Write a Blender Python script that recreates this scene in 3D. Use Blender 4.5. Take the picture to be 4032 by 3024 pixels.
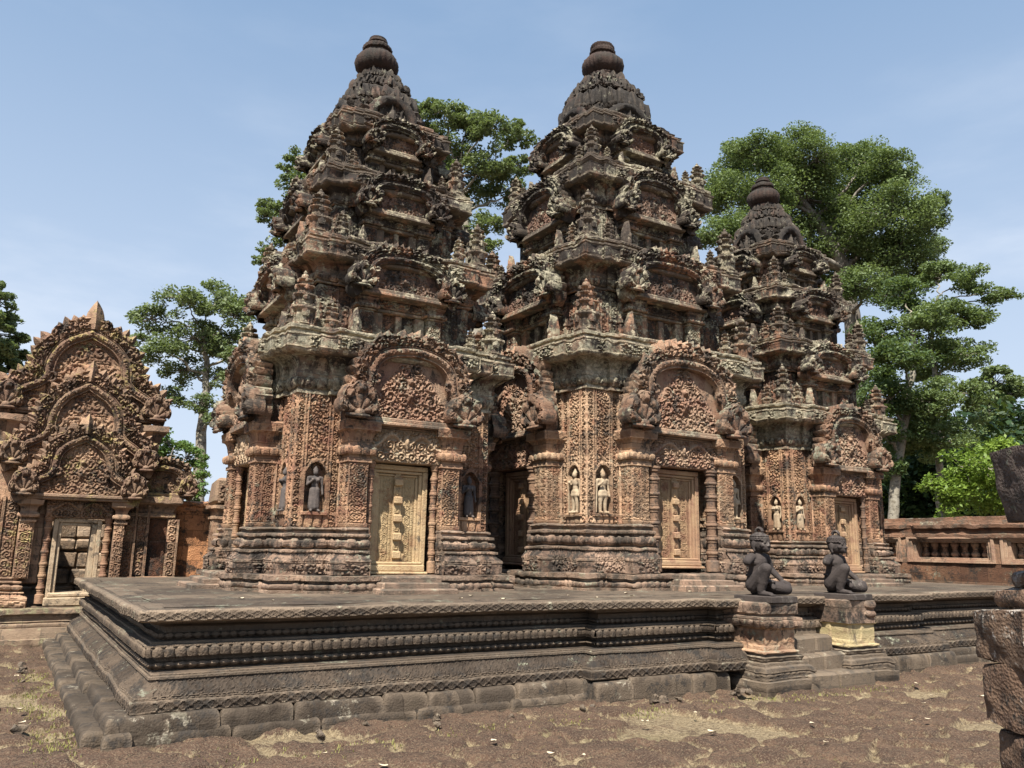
import bpy, math, random
import numpy as np
from math import radians as RD, pi, sin, cos
from mathutils import Matrix, Vector

SC = bpy.context.scene
for o in list(bpy.data.objects):
    bpy.data.objects.remove(o)
COL = SC.collection

# ------------------------------------------------------------------ camera
cam_d = bpy.data.cameras.new('camera')
cam = bpy.data.objects.new('camera', cam_d)
COL.objects.link(cam)
PIT, YAW, ROL = RD(11.398), RD(31.388), RD(0.951)
fw = Vector((sin(YAW)*cos(PIT), cos(YAW)*cos(PIT), sin(PIT)))
rt = Vector((cos(YAW), -sin(YAW), 0)); up = rt.cross(fw)
r2 = rt*cos(ROL)+up*sin(ROL); u2 = up*cos(ROL)-rt*sin(ROL)
m = Matrix.Identity(4)
for i in range(3):
    m[i][0], m[i][1], m[i][2] = r2[i], u2[i], -fw[i]
m[2][3] = 1.6
cam.matrix_world = m
cam_d.sensor_width = 36.0
cam_d.lens = 814.16/1024*36.0
cam_d.clip_start = 0.05
cam_d.clip_end = 3000
SC.camera = cam

# ------------------------------------------------------------------ world, sun, exposure
SUN_EL, SUN_AZ = RD(55.0), math.atan2(-0.72, -0.69)
w = bpy.data.worlds.new('World'); SC.world = w; w.use_nodes = True
nt = w.node_tree; nt.nodes.clear()
out = nt.nodes.new('ShaderNodeOutputWorld'); bg = nt.nodes.new('ShaderNodeBackground')
sky = nt.nodes.new('ShaderNodeTexSky'); sky.sky_type = 'NISHITA'; sky.sun_disc = False
sky.sun_elevation = SUN_EL; sky.sun_rotation = SUN_AZ
sky.air_density = 1.0; sky.dust_density = 1.6; sky.ozone_density = 1.2; sky.altitude = 50
tc = nt.nodes.new('ShaderNodeTexCoord')
mp = nt.nodes.new('ShaderNodeMapping'); mp.inputs['Scale'].default_value = (1.3, 1.3, 4.2)
nz = nt.nodes.new('ShaderNodeTexNoise'); nz.inputs['Scale'].default_value = 1.9
nz.inputs['Detail'].default_value = 7; nz.inputs['Roughness'].default_value = 0.55
cr = nt.nodes.new('ShaderNodeMapRange'); cr.interpolation_type = 'SMOOTHSTEP'
cr.inputs['From Min'].default_value = 0.46; cr.inputs['From Max'].default_value = 0.74
cr.inputs['To Max'].default_value = 0.75
sx = nt.nodes.new('ShaderNodeSeparateXYZ')
hz = nt.nodes.new('ShaderNodeMapRange'); hz.interpolation_type = 'SMOOTHSTEP'
hz.inputs['From Min'].default_value = 0.0; hz.inputs['From Max'].default_value = 0.55
hz.inputs['To Min'].default_value = 1.0; hz.inputs['To Max'].default_value = 0.12
mul = nt.nodes.new('ShaderNodeMath'); mul.operation = 'MULTIPLY'
cm = nt.nodes.new('ShaderNodeMixRGB'); cm.inputs['Color2'].default_value = (8.2, 8.6, 9.3, 1)
L = nt.links.new
L(tc.outputs['Generated'], mp.inputs['Vector']); L(mp.outputs[0], nz.inputs['Vector'])
L(nz.outputs['Fac'], cr.inputs['Value']); L(tc.outputs['Generated'], sx.inputs[0])
L(sx.outputs['Z'], hz.inputs['Value']); L(cr.outputs[0], mul.inputs[0]); L(hz.outputs[0], mul.inputs[1])
hv = nt.nodes.new('ShaderNodeMixRGB')          # thin bright tropical haze over the whole sky, paler low down
hf = nt.nodes.new('ShaderNodeMapRange'); hf.inputs['From Min'].default_value = 0.0; hf.inputs['From Max'].default_value = 0.75
hf.inputs['To Min'].default_value = 0.9; hf.inputs['To Max'].default_value = 0.65; hf.interpolation_type = 'SMOOTHSTEP'
hc = nt.nodes.new('ShaderNodeMixRGB'); hc.inputs['Color1'].default_value = (6.4, 7.2, 8.4, 1); hc.inputs['Color2'].default_value = (2.4, 4.0, 6.4, 1)
L(sx.outputs['Z'], hf.inputs['Value']); L(hf.outputs[0], hv.inputs['Fac']); L(sky.outputs[0], hv.inputs['Color1']); L(hc.outputs[0], hv.inputs['Color2'])
hq = nt.nodes.new('ShaderNodeMapRange'); hq.inputs['From Max'].default_value = 0.68; L(sx.outputs['Z'], hq.inputs['Value']); L(hq.outputs[0], hc.inputs['Fac'])
L(mul.outputs[0], cm.inputs['Fac']); L(hv.outputs[0], cm.inputs['Color1'])
L(cm.outputs[0], bg.inputs['Color']); L(bg.outputs[0], out.inputs['Surface'])
bg.inputs['Strength'].default_value = 0.06
sd = bpy.data.lights.new('sun', 'SUN'); sd.energy = 5.0; sd.angle = RD(0.53); sd.color = (1.0, 0.945, 0.86)
so = bpy.data.objects.new('sun', sd); COL.objects.link(so)
tosun = Vector((sin(SUN_AZ)*cos(SUN_EL), cos(SUN_AZ)*cos(SUN_EL), sin(SUN_EL)))
so.rotation_euler = tosun.to_track_quat('Z', 'Y').to_euler(); so.location = tosun*60
vs = SC.view_settings; vs.view_transform = 'Standard'; vs.look = 'None'; vs.exposure = 1.05; vs.gamma = 1.0
SC.cycles.max_bounces = 6; SC.cycles.diffuse_bounces = 1; SC.cycles.glossy_bounces = 2
SC.cycles.transparent_max_bounces = 8
try:
    SC.cycles.use_denoising = True
except Exception:
    pass

# ------------------------------------------------------------------ noise toolkit (numpy)
def hsh(ix, iy, iz, s=0):
    a = (ix.astype(np.int64)*374761393 + iy.astype(np.int64)*668265263 + iz.astype(np.int64)*2147483647 + s*1274126177) & 0xffffffff
    a = ((a ^ (a >> 13))*1274126177) & 0xffffffff
    a = ((a ^ (a >> 16))*2246822519) & 0xffffffff
    return ((a ^ (a >> 15)) & 0xffffff)/16777216.0

def sm(t):
    t = np.clip(t, 0, 1); return t*t*(3-2*t)

def vn(P, sc=1.0, seed=0):
    Q = P*sc; I = np.floor(Q).astype(np.int64); f = Q-I; f = f*f*(3-2*f)
    r = 0
    for dx in (0, 1):
        wx = f[:, 0] if dx else 1-f[:, 0]
        for dy in (0, 1):
            wy = f[:, 1] if dy else 1-f[:, 1]
            for dz in (0, 1):
                wz = f[:, 2] if dz else 1-f[:, 2]
                r = r+wx*wy*wz*hsh(I[:, 0]+dx, I[:, 1]+dy, I[:, 2]+dz, seed)
    return r

def fbm(P, sc=1.0, octv=3, seed=0):
    r = 0; a = 0.5; t = 0
    for k in range(octv):
        r = r+a*vn(P, sc, seed+k*17); t += a; a *= .5; sc *= 2.03
    return r/t

def worley(u, v, seed=0):
    iu = np.floor(u).astype(np.int64); iv = np.floor(v).astype(np.int64)
    f1 = np.full(u.shape, 9.); f2 = np.full(u.shape, 9.); du = np.zeros(u.shape); dv = np.zeros(u.shape); cid = np.zeros(u.shape)
    for a in (-1, 0, 1):
        for b in (-1, 0, 1):
            ju, jv = iu+a, iv+b
            h1 = hsh(ju, jv, ju*0, seed+1); h2 = hsh(ju, jv, ju*0, seed+2)
            x = u-(ju+.15+.7*h1); y = v-(jv+.15+.7*h2); d = np.sqrt(x*x+y*y)
            c = d < f1
            f2 = np.where(c, f1, np.minimum(f2, d))
            du = np.where(c, x, du); dv = np.where(c, y, dv); cid = np.where(c, hsh(ju, jv, ju*0, seed+3), cid); f1 = np.where(c, d, f1)
    return f1, f2, du, dv, cid

# ------------------------------------------------------------------ relief height fields: u across, v up (metres), t = 0..1 up the band, Lw band width, H band height
def R_foliage(u, v, t, Lw, H, s=0.075, seed=3):
    a = u/s+.35*np.sin(v/s*1.7+1); b = v/s+.35*np.sin(u/s*1.9)
    f1, f2, du, dv, c = worley(a, b, seed)
    th = np.arctan2(dv, du)
    curl = .5+.5*np.cos(2*pi*(1.7*f1)+th*np.where(c > .5, 1, -1)+c*6.28)
    return np.clip(sm((curl*(.35+.65*sm((f2-f1)*3))+.35*sm(1-f1*2.2)-.22)*1.9), 0, 1)

def R_scroll(u, v, t, Lw, H, s=0.17, seed=5):
    Wd = np.minimum(np.maximum(Lw, .06), s*1.6); s2 = np.minimum(s, Wd*1.05)
    k = np.floor(v/s2); y = v/s2-k-.5; x = u/s2
    sg = np.where(k % 2 == 0, 1., -1.)
    x = x-.08*sg; r = np.hypot(x, y)*2; th = np.arctan2(y, x*sg)
    spi = sm((.5+.5*np.cos(2*pi*(r*1.75)-th)-.2)*1.7)
    env = sm((1.05-r)*4)
    fo = R_foliage(u, v, t, Lw, H, s*.3, seed)
    return np.clip(spi*env*.95+(1-env)*fo*.8, 0, 1)

def R_scrollrow(u, v, t, Lw, H, s=0.13, seed=5):
    vv = (t-.5)*H
    return R_scroll(vv, u, t, np.full(u.shape, H), H, s, seed)

def R_leafpat(u, v, t, Lw, H, s=0.15, seed=5):
    wide = Lw > .30
    hw = np.where(wide, .085, np.maximum(Lw*.5, .03)); uu = np.where(wide, (u/.17-np.floor(u/.17)-.5)*.17, u)
    y = v/s-np.floor(v/s); x = np.abs(uu)/hw
    bord = sm((x-.84)*16)*sm((1.02-x)*16)
    q = np.clip(x/.84, 0, 1.3)**1.5+np.abs(2*y-1+.25*(1-x))**1.7
    out = sm(1-np.abs(q-.88)*6)
    ins = (q < .80)*(.5+.5*np.cos(2*pi*(q*2.4+.1)))*.9
    oth = (q > .96)*R_foliage(u, v, t, Lw, H, s*.42, seed)*.85
    return np.clip(np.where(x > .84, bord*.9, np.maximum(out, ins+oth)), 0, 1)

def R_diamond(u, v, t, Lw, H, s=None, seed=0):
    p = (s or H*1.35); x = u/p-np.floor(u/p)-.5; y = (t-.5)
    d = np.abs(x)+np.abs(y)
    ln = sm(1.25-np.abs(d-.46)*10); inn = sm(1-np.abs(d-.25)*11)*.8
    ros = sm(1-np.hypot(x, y)*8)
    oth = sm(1-np.hypot(np.abs(x)-.5, y)*6)*.7+sm(1-np.hypot(x, np.abs(y)-.5)*6)*.5
    return np.clip(ln+inn+ros+oth, 0, 1)

def R_lotus(u, v, t, Lw, H, s=None, seed=0):
    p = (s or H*1.1); k = np.floor(u/p); x = (u/p-k-.5)*2
    wd = np.sqrt(np.clip(1-(t-.12)**2*1.05, .02, 1))
    q = np.abs(x)/wd
    body = sm((1-q)*5)*(.55+.45*np.sqrt(np.clip(1-q*q, 0, 1)))
    rim = .25*(.5+.5*np.cos(np.clip(q, 0, 1)*pi*4))
    return np.clip(body-rim*sm((1-q)*5)*.7, 0, 1)

def R_beads(u, v, t, Lw, H, s=None, seed=0):
    p = (s or H); x = (u/p-np.floor(u/p)-.5)*2; y = (t-.5)*2
    return np.sqrt(np.clip(1-x*x-y*y*.8, 0, 1))

def R_dent(u, v, t, Lw, H, s=0.05, seed=0):
    x = (u/s-np.floor(u/s)-.5)*2
    return sm((.75-np.abs(x))*6)*(.5+.5*np.cos(x*pi*1.4))

def R_garland(u, v, t, Lw, H, s=0.16, seed=0):
    x = u/s-np.floor(u/s)-.5
    y = t-.15-1.1*x*x*2
    return np.clip(sm(1-np.abs(y)*5)+.7*sm(1-np.hypot(x*1.5, (t-.75)*1.2)*4)+.5*R_foliage(u, v, t, Lw, H, .05, 4)*(t > .4), 0, 1)

def R_rough(u, v, t, Lw, H, s=0.05, seed=9):
    P = np.stack([u.ravel(), v.ravel(), u.ravel()*0], 1)
    return fbm(P, 1/s, 3, seed).reshape(u.shape)

def R_pier(u, v, t, Lw, H, s=.15, seed=7, nz0=.22, nh=.62, nw=.16, bar=.13, niche=True):
    """corner pier: scroll strips at both sides, foliage in the middle, an arched niche low down"""
    x = np.abs(u); half = Lw*.5
    cw = np.maximum(half-bar*1.35, .05)                       # centre half-width
    side = x-(half-bar*.62)
    sc = R_scroll(side, v, t, np.full(u.shape, bar), H, bar*1.0, seed)
    fo = R_foliage(u, v, t, Lw, H, .07, seed+1)
    bead = sm(1-np.abs(x-(half-bar*1.28))/.022)*(.6+.4*np.sign(np.sin(v*2*pi/.035)))
    fil = sm(1-np.abs(x-(half-bar*.02))/.02)
    h = np.where(x > half-bar*1.2, sc, fo*.9)
    fl2 = sm(1.4-np.abs(x-(half-bar*1.52))/.012)*1.15; fl3 = sm(1.5-np.abs(x-(half-bar*1.13))/.009)*1.15
    h = np.maximum(h, bead*.9); h = np.maximum(h, np.maximum(fil*1.2, np.maximum(fl2, fl3)))
    if niche:
        vv = v-v.min()
        top = nz0+nh-np.where(x < nw, .13*(x/nw)**2, 9)
        ins = (x < nw) & (vv > nz0) & (vv < top)
        fr = (x < nw+.035) & (vv > nz0-.03) & (vv < top+.05) & ~ins
        fr = fr | ((x < nw+.03) & (x > nw) & (vv > nz0-.03) & (vv < nz0+nh-.1))
        h = np.where(fr, 1.25, h); h = np.where(ins, -2.2, h)
        ped = (x < nw+.04) & (vv > nz0-.05) & (vv <= nz0); h = np.where(ped, 2.0, h)
        lot = (x < nw+.03) & (vv > nz0-.2) & (vv <= nz0-.05)
        h = np.where(lot, 1.2*R_lotus(u, vv, 1-(vv-nz0+.2)/.15, Lw, .15, .12), h)
    return h

def R_tymp(u, v, t, Lw, H, s=.2, seed=11, Wt=1., Ht=1.):
    env = sm((1.12-np.abs(u)/Wt*.95-v/Ht)*5)
    low = R_scroll(v-.5*s*np.floor(v/s*0)-s*.5-np.floor(v/s)*s, u, t, np.full(u.shape, s), H, s, seed)
    fo = R_foliage(u, v, t, Lw, H, s*.42, seed)
    ctr = sm(1-np.abs(u)/(Wt*.16))*sm((.85-v/Ht)*4)
    fig = np.clip(1.2*sm(1-np.hypot(u/(Wt*.1), (v/Ht-.56)/.07))+1.1*sm(1-np.hypot(u/(Wt*.17), (v/Ht-.38)/.16)), 0, 1.2)
    return env*np.clip(.62*low+.5*fo*(1-.6*low), 0, 1)*(1-.35*ctr)+fig*1.0

def R_lintel(u, v, t, Lw, H, s=.2, seed=13, Wt=.6):
    x = np.abs(u)/Wt
    arc = .62+.2*np.sin(np.clip(x, 0, 1)*2*pi*1.02-1.0)
    g = sm(1-np.abs(t-arc)*8)*(.85+.15*np.cos(u*2*pi/.045))
    fo = R_foliage(u, v, t, Lw, H, .07, seed)
    bel = np.where(t < arc, R_scroll(u-np.floor(u/.15)*.15-.075, v, t, np.full(u.shape, .15), H, .15, seed), fo)
    fig = sm(1-np.hypot(u/.07, (t-.62)/.32))*1.4
    en = sm(1-np.hypot((np.abs(u)-Wt*.92)/.09, (t-.25)/.3))*1.0
    return np.maximum(np.maximum(.75*bel, g*1.05), np.maximum(fig, en))

# ------------------------------------------------------------------ mesh collector
class MB:
    def __init__(s): s.V = []; s.Q = []; s.T = []; s.U = []; s.A = []; s.n = 0
    def add(s, V, Q=None, T=None, UV=None, A=None):
        V = np.asarray(V, float).reshape(-1, 3)
        s.V.append(V)
        if Q is not None and len(Q): s.Q.append(np.asarray(Q, np.int64)+s.n)
        if T is not None and len(T): s.T.append(np.asarray(T, np.int64)+s.n)
        s.U.append(np.asarray(UV, float) if UV is not None else np.stack([V[:, 0]+V[:, 1], V[:, 2]], 1))
        s.A.append(np.asarray(A, float) if A is not None else np.zeros(len(V)))
        s.n += len(V); return s
    def merge(s, b):
        V = np.concatenate(b.V); return s.add(V, np.concatenate(b.Q) if b.Q else None, np.concatenate(b.T) if b.T else None, np.concatenate(b.U), np.concatenate(b.A))
    def grid(s, P, UV=None, A=None, flip=False):
        nv, nu = P.shape[:2]
        i = np.arange(nv*nu).reshape(nv, nu)
        a, b, c, d = i[:-1, :-1], i[:-1, 1:], i[1:, 1:], i[1:, :-1]
        Q = np.stack([a, b, c, d] if not flip else [a, d, c, b], -1).reshape(-1, 4)
        return s.add(P.reshape(-1, 3), Q, None, None if UV is None else UV.reshape(-1, 2), None if A is None else A.ravel())
    def box(s, lo, hi, bev=0.0, jit=0, rng=None, taper=0.0):
        (x0, y0, z0), (x1, y1, z1) = lo, hi
        if bev <= 0:
            V = np.array([[x, y, z] for z in (z0, z1) for y in (y0, y1) for x in (x0, x1)], float)
            if taper:
                c = (V[:4, :2].mean(0)); V[4:, :2] = c+(V[4:, :2]-c)*(1-taper)
            Q = [[0, 2, 3, 1], [4, 5, 7, 6], [0, 1, 5, 4], [2, 6, 7, 3], [0, 4, 6, 2], [1, 3, 7, 5]]
            return s.add(V, Q)
        b = min(bev, (x1-x0)*.45, (y1-y0)*.45, (z1-z0)*.45)
        rings = [(b, z0), (0, z0+b), (0, z1-b), (b, z1)]
        pr = []
        for o, z in rings:
            X0, X1, Y0, Y1 = x0+o, x1-o, y0+o, y1-o
            c = b*.7
            pr.append([(X0+c, Y0, z), (X1-c, Y0, z), (X1, Y0+c, z), (X1, Y1-c, z), (X1-c, Y1, z), (X0+c, Y1, z), (X0, Y1-c, z), (X0, Y0+c, z)])
        V = np.array(pr).reshape(-1, 3)
        Q = [[r*8+k, r*8+(k+1) % 8, r*8+8+(k+1) % 8, r*8+8+k] for r in range(3) for k in range(8)]
        T = [[24, 24+k, 24+k+1] for k in range(1, 7)]+[[0, k+1, k] for k in range(1, 7)]
        return s.add(V, Q, T)
    def lathe(s, prof, n=20, c=(0, 0, 0), facet=None, wob=None):
        pr = np.array(prof, float); th = np.linspace(0, 2*pi, n+1)
        rr = pr[:, 0][:, None]*np.ones(n+1)
        P = np.stack([c[0]+rr*np.cos(th), c[1]+rr*np.sin(th), c[2]+pr[:, 1][:, None]+0*th], -1)
        return s.grid(P, np.stack([th*pr[:, 0].max()+0*rr, pr[:, 1][:, None]+0*th], -1))
    def tube(s, pts, rad, n=8):
        pts = np.asarray(pts, float); rad = np.asarray(rad, float)*np.ones(len(pts))
        tg = np.gradient(pts, axis=0); tg /= np.linalg.norm(tg, axis=1)[:, None]+1e-9
        ref = np.array([0, 0, 1.]) if abs(tg[0][2]) < .9 else np.array([1., 0, 0])
        a = np.cross(tg, ref); a /= np.linalg.norm(a, axis=1)[:, None]+1e-9; b = np.cross(tg, a)
        th = np.linspace(0, 2*pi, n+1)
        P = pts[:, None]+rad[:, None, None]*(a[:, None]*np.cos(th)[None, :, None]+b[:, None]*np.sin(th)[None, :, None])
        ln = np.concatenate([[0], np.cumsum(np.linalg.norm(np.diff(pts, axis=0), axis=1))])
        s.grid(P, np.stack([th*rad.max()+0*ln[:, None], ln[:, None]+0*th], -1), flip=True)
        return s
    def ell(s, c, r, n=14, rot=None):
        th = np.linspace(0, 2*pi, n+1); ph = np.linspace(-pi/2, pi/2, n//2+2)
        P = np.stack([np.cos(ph)[:, None]*np.cos(th), np.cos(ph)[:, None]*np.sin(th), np.sin(ph)[:, None]+0*th], -1)*np.array(r)
        if rot is not None: P = P@np.array(rot).T
        return s.grid(P+np.array(c))
    def cap(s, p0, r0, p1, r1, n=12):
        p0 = np.array(p0, float); p1 = np.array(p1, float); d = p1-p0; ln = np.linalg.norm(d)+1e-9; d /= ln
        ph = np.linspace(-pi/2, pi/2, 11); k = np.where(ph < 0, 0, 1)
        ax = np.where(ph < 0, r0*np.sin(ph), ln+r1*np.sin(ph)); rr = np.where(ph < 0, r0, r1)*np.cos(ph)
        ph0 = np.where(ph == 0)[0]
        ax = np.insert(ax, 5, 0.); rr = np.insert(rr, 5, r0)
        ref = np.array([0, 0, 1.]) if abs(d[2]) < .9 else np.array([1., 0, 0])
        a = np.cross(d, ref); a /= np.linalg.norm(a); b = np.cross(d, a); th = np.linspace(0, 2*pi, n+1)
        P = p0+ax[:, None, None]*d+rr[:, None, None]*(a*np.cos(th)[None, :, None]+b*np.sin(th)[None, :, None])
        return s.grid(P, flip=True)
    def xf(s, fn):
        s.V = [fn(v) for v in s.V]; return s
    def weather(s, a1=.006, a2=.012, seed=0):
        def f(V):
            o = np.stack([vn(V, 9, seed+k)-.5 for k in (1, 2, 3)], 1)*a1*2+np.stack([vn(V, 2.3, seed+k)-.5 for k in (4, 5, 6)], 1)*a2*2
            return V+o
        return s.xf(f)
    def mesh(s, name, mat, smooth=40):
        V = np.concatenate(s.V).astype(np.float32); U = np.concatenate(s.U); A = np.concatenate(s.A)
        Q = np.concatenate(s.Q) if s.Q else np.zeros((0, 4), np.int64); T = np.concatenate(s.T) if s.T else np.zeros((0, 3), np.int64)
        me = bpy.data.meshes.new(name)
        me.vertices.add(len(V)); me.vertices.foreach_set('co', V.ravel())
        lv = np.concatenate([Q.ravel(), T.ravel()]).astype(np.int32)
        me.loops.add(len(lv)); me.loops.foreach_set('vertex_index', lv)
        st = np.concatenate([np.arange(len(Q))*4, len(Q)*4+np.arange(len(T))*3]).astype(np.int32)
        me.polygons.add(len(st)); me.polygons.foreach_set('loop_start', st)
        me.update(calc_edges=True)
        uv = me.uv_layers.new(name='UVMap'); uv.data.foreach_set('uv', U[lv].astype(np.float32).ravel())
        if np.any(A):
            at = me.attributes.new('kind', 'FLOAT', 'POINT'); at.data.foreach_set('value', A.astype(np.float32))
        me.materials.append(mat); me.validate()
        if smooth:
            me.polygons.foreach_set('use_smooth', np.ones(len(st), bool))
            if smooth < 180: me.set_sharp_from_angle(angle=RD(smooth))
        return me
    def build(s, name, mat, parent=None, loc=None, rz=0, smooth=40):
        return link(name, s.mesh(name, mat, smooth), parent, loc, rz)

def link(name, me, parent=None, loc=None, rz=0, sc=None):
    o = bpy.data.objects.new(name, me); COL.objects.link(o)
    if parent is not None: o.parent = parent
    if loc is not None: o.location = loc
    o.rotation_euler = (0, 0, rz)
    if sc is not None: o.scale = sc if hasattr(sc, '__len__') else (sc, sc, sc)
    return o

def tag(o, label=None, cat=None, group=None, kind=None):
    if label: o['label'] = label
    if cat: o['category'] = cat
    if group: o['group'] = group
    if kind: o['kind'] = kind
    return o

def empty(name, loc, rz=0):
    o = bpy.data.objects.new(name, None); COL.objects.link(o); o.location = loc; o.rotation_euler = (0, 0, rz)
    o.empty_display_size = .2
    return o

def copy_tree(o, parent=None):
    c = o.copy(); COL.objects.link(c)
    if parent is not None: c.parent = parent
    for ch in [x for x in bpy.data.objects if x.parent == o]:
        copy_tree(ch, c)
    return c

# ------------------------------------------------------------------ swept mouldings on axis-aligned plans
def plan_redent(wd, steps):
    """square of half width wd with centred projections [(half_width, projection)...] on every side, CCW"""
    side = [(-wd, -wd)]; p = 0
    for a, q in steps:
        side += [(-a, -wd-p), (-a, -wd-q)]; p = q
    side += [(-x, y) for x, y in side[:0:-1]]
    out = []
    for k in range(4):
        c, s_ = (1, 0, -1, 0)[k], (0, 1, 0, -1)[k]
        out += [(x*c-y*s_, x*s_+y*c) for x, y in side]
    return out

def plan_gap(wd, steps):
    """like plan_redent, but inward steps keep straight-cut sides: returns plan and per-edge offset multipliers"""
    side = [(-wd, -wd)]; mul = []; p = 0
    for a, q in steps:
        side += [(-a, -wd-p), (-a, -wd-q)]; mul += [1., 0. if q < p else 1.]; p = q
    full = mul+[0. if steps[-1][1] < (steps[-2][1] if len(steps) > 1 else 0) else 1.]+mul[::-1]
    return plan_redent(wd, steps), full*4

def plan_rect(x0, y0, x1, y1): return [(x0, y0), (x1, y0), (x1, y1), (x0, y1)]

def sample_bands(d0, z0, bands, res):
    D = []; Z = []; T = []; B = []; first = True
    d, z = d0, z0
    for bi, b in enumerate(bands):
        kind, d1, z1 = b[0], b[1], b[2]; rel = b[3] if len(b) > 3 else None
        ln = math.hypot(d1-d, z1-z)
        n = max(1, math.ceil(ln/(res if rel else res*2.2)))
        if kind != 'l': n = max(n, 5)
        t = np.linspace(0, 1, n+1)
        if kind == 'l': dd, zz = d+(d1-d)*t, z+(z1-z)*t
        elif kind == 't':
            bu = b[5]; dd = d+(d1-d)*t+bu*np.sqrt(np.clip(1-(2*t-1)**2, 0, 1)); zz = z+(z1-z)*t
            tt = .5-.5*np.cos(t*pi); dd = d+(d1-d)*tt+bu*np.sin(t*pi); zz = z+(z1-z)*tt
        elif kind == 'c':
            dd, zz = d+(d1-d)*sm(t), z+(z1-z)*t
        elif kind == 'o': dd, zz = d+(d1-d)*(1-np.cos(t*pi/2)), z+(z1-z)*np.sin(t*pi/2)
        elif kind == 'q': dd, zz = d+(d1-d)*np.sin(t*pi/2), z+(z1-z)*(1-np.cos(t*pi/2))
        D.append(dd); Z.append(zz); T.append(t); B.append(np.full(n+1, bi)); d, z = d1, z1
    return np.concatenate(D), np.concatenate(Z), np.concatenate(T), np.concatenate(B)

def sweep(mb, plan, d0, z0, bands, res=.02, coarse=.1, seed=0, erode=0.0, block=.010, wob=(.005, .010), fine=None, closed=True, minu=.03, mul=None):
    n = len(plan); P = np.array(plan, float)
    E = np.roll(P, -1, 0)-P; Ln = np.linalg.norm(E, axis=1); Tn = E/Ln[:, None]; N = np.stack([Tn[:, 1], -Tn[:, 0]], 1)
    cen = P.mean(0)
    for i in range(n if closed else n-1):
        nn = N[i]
        isf = (nn[1] < -.5 or nn[0] < -.5) if fine is None else fine(i, nn, P[i], P[(i+1) % n])
        rs = res if isf else coarse
        D, Z, T, B = sample_bands(d0, z0, bands, rs)
        np_, nx_ = N[i-1], N[(i+1) % n]
        if not closed and i == 0: np_ = np.zeros(2)
        if not closed and i == n-2: nx_ = np.zeros(2)
        mu = mul or [1.]*n
        A = P[i]+D[:, None]*(nn*mu[i]+np_*mu[i-1]); C = P[(i+1) % n]+D[:, None]*(nn*mu[i]+nx_*mu[(i+1) % n])
        nu = max(1, math.ceil(Ln[i]/max(rs, minu if not isf else rs)))
        s = np.linspace(0, 1, nu+1)
        XY = A[:, None]+(C-A)[:, None]*s[None, :, None]
        mid = (P[i]+P[(i+1) % n])/2
        u = (XY-mid)@Tn[i]; half = np.abs((C-A)@Tn[i])/2; Lw = (half*2)[:, None]+0*u
        ln = np.concatenate([[0], np.cumsum(np.hypot(np.diff(D), np.diff(Z)))]); v = ln[:, None]+0*u
        dd, dz = np.gradient(D), np.gradient(Z)
        q = np.hypot(dd, dz)+1e-9; nd, nz_ = dz/q, -dd/q
        Hh = np.zeros(u.shape)
        if isf:
            for bi, b in enumerate(bands):
                if len(b) > 3 and b[3]:
                    k = B == bi; bu, bv = u[k], v[k]; tt = T[k][:, None]+0*bu
                    fn = b[3]; kw = b[6] if len(b) > 6 else {}
                    hb = v[k].max()-v[k].min()
                    mk = sm((half[k][:, None]-np.abs(bu))/.016)*sm(np.minimum(tt, 1-tt)*max(hb, .03)/.012)
                    Hh[k] = fn(bu, bv, tt, Lw[k], hb, **kw)*b[4]*mk
        X = np.empty(u.shape+(3,))
        X[..., :2] = XY+nn*(Hh*nd[:, None])[..., None]; X[..., 2] = Z[:, None]+Hh*nz_[:, None]
        F = X.reshape(-1, 3)
        Pn = np.concatenate([XY, np.broadcast_to(Z[:, None, None], u.shape+(1,))], -1).reshape(-1, 3)+seed*3.7
        rad = (XY.reshape(-1, 2)-cen); rad /= np.linalg.norm(rad, axis=1)[:, None]+1e-6
        if isf or rs < .15:
            if block:
                zb = np.floor(Pn[:, 2]/.29); ub = np.floor((Pn[:, 0]+Pn[:, 1]+.37*(zb % 3))/.47)
                bo = (hsh(zb, ub, zb*0+i*0, seed)-.5)*block*2
                F[:, :2] += rad*bo[:, None]
            if erode:
                e = np.clip(fbm(Pn, 2.2, 3, seed+5)-.54, 0, 1)*erode*5
                ok = sm(D/.12)[:, None]+0*u; F[:, :2] -= rad*(e*ok.ravel())[:, None]
                e2 = np.clip(fbm(Pn, 4.1, 2, seed+9)-.6, 0, 1)*erode*2.5; F[:, 2] -= e2*ok.ravel()
            F += np.stack([vn(Pn, 9, seed+k)-.5 for k in (1, 2, 3)], 1)*wob[0]*2
            F += np.stack([vn(Pn, 2.3, seed+k)-.5 for k in (4, 5, 6)], 1)*wob[1]*2
        mb.grid(F.reshape(X.shape), np.stack([u+i*1.37, v+Z[0]], -1))
    return mb

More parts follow.
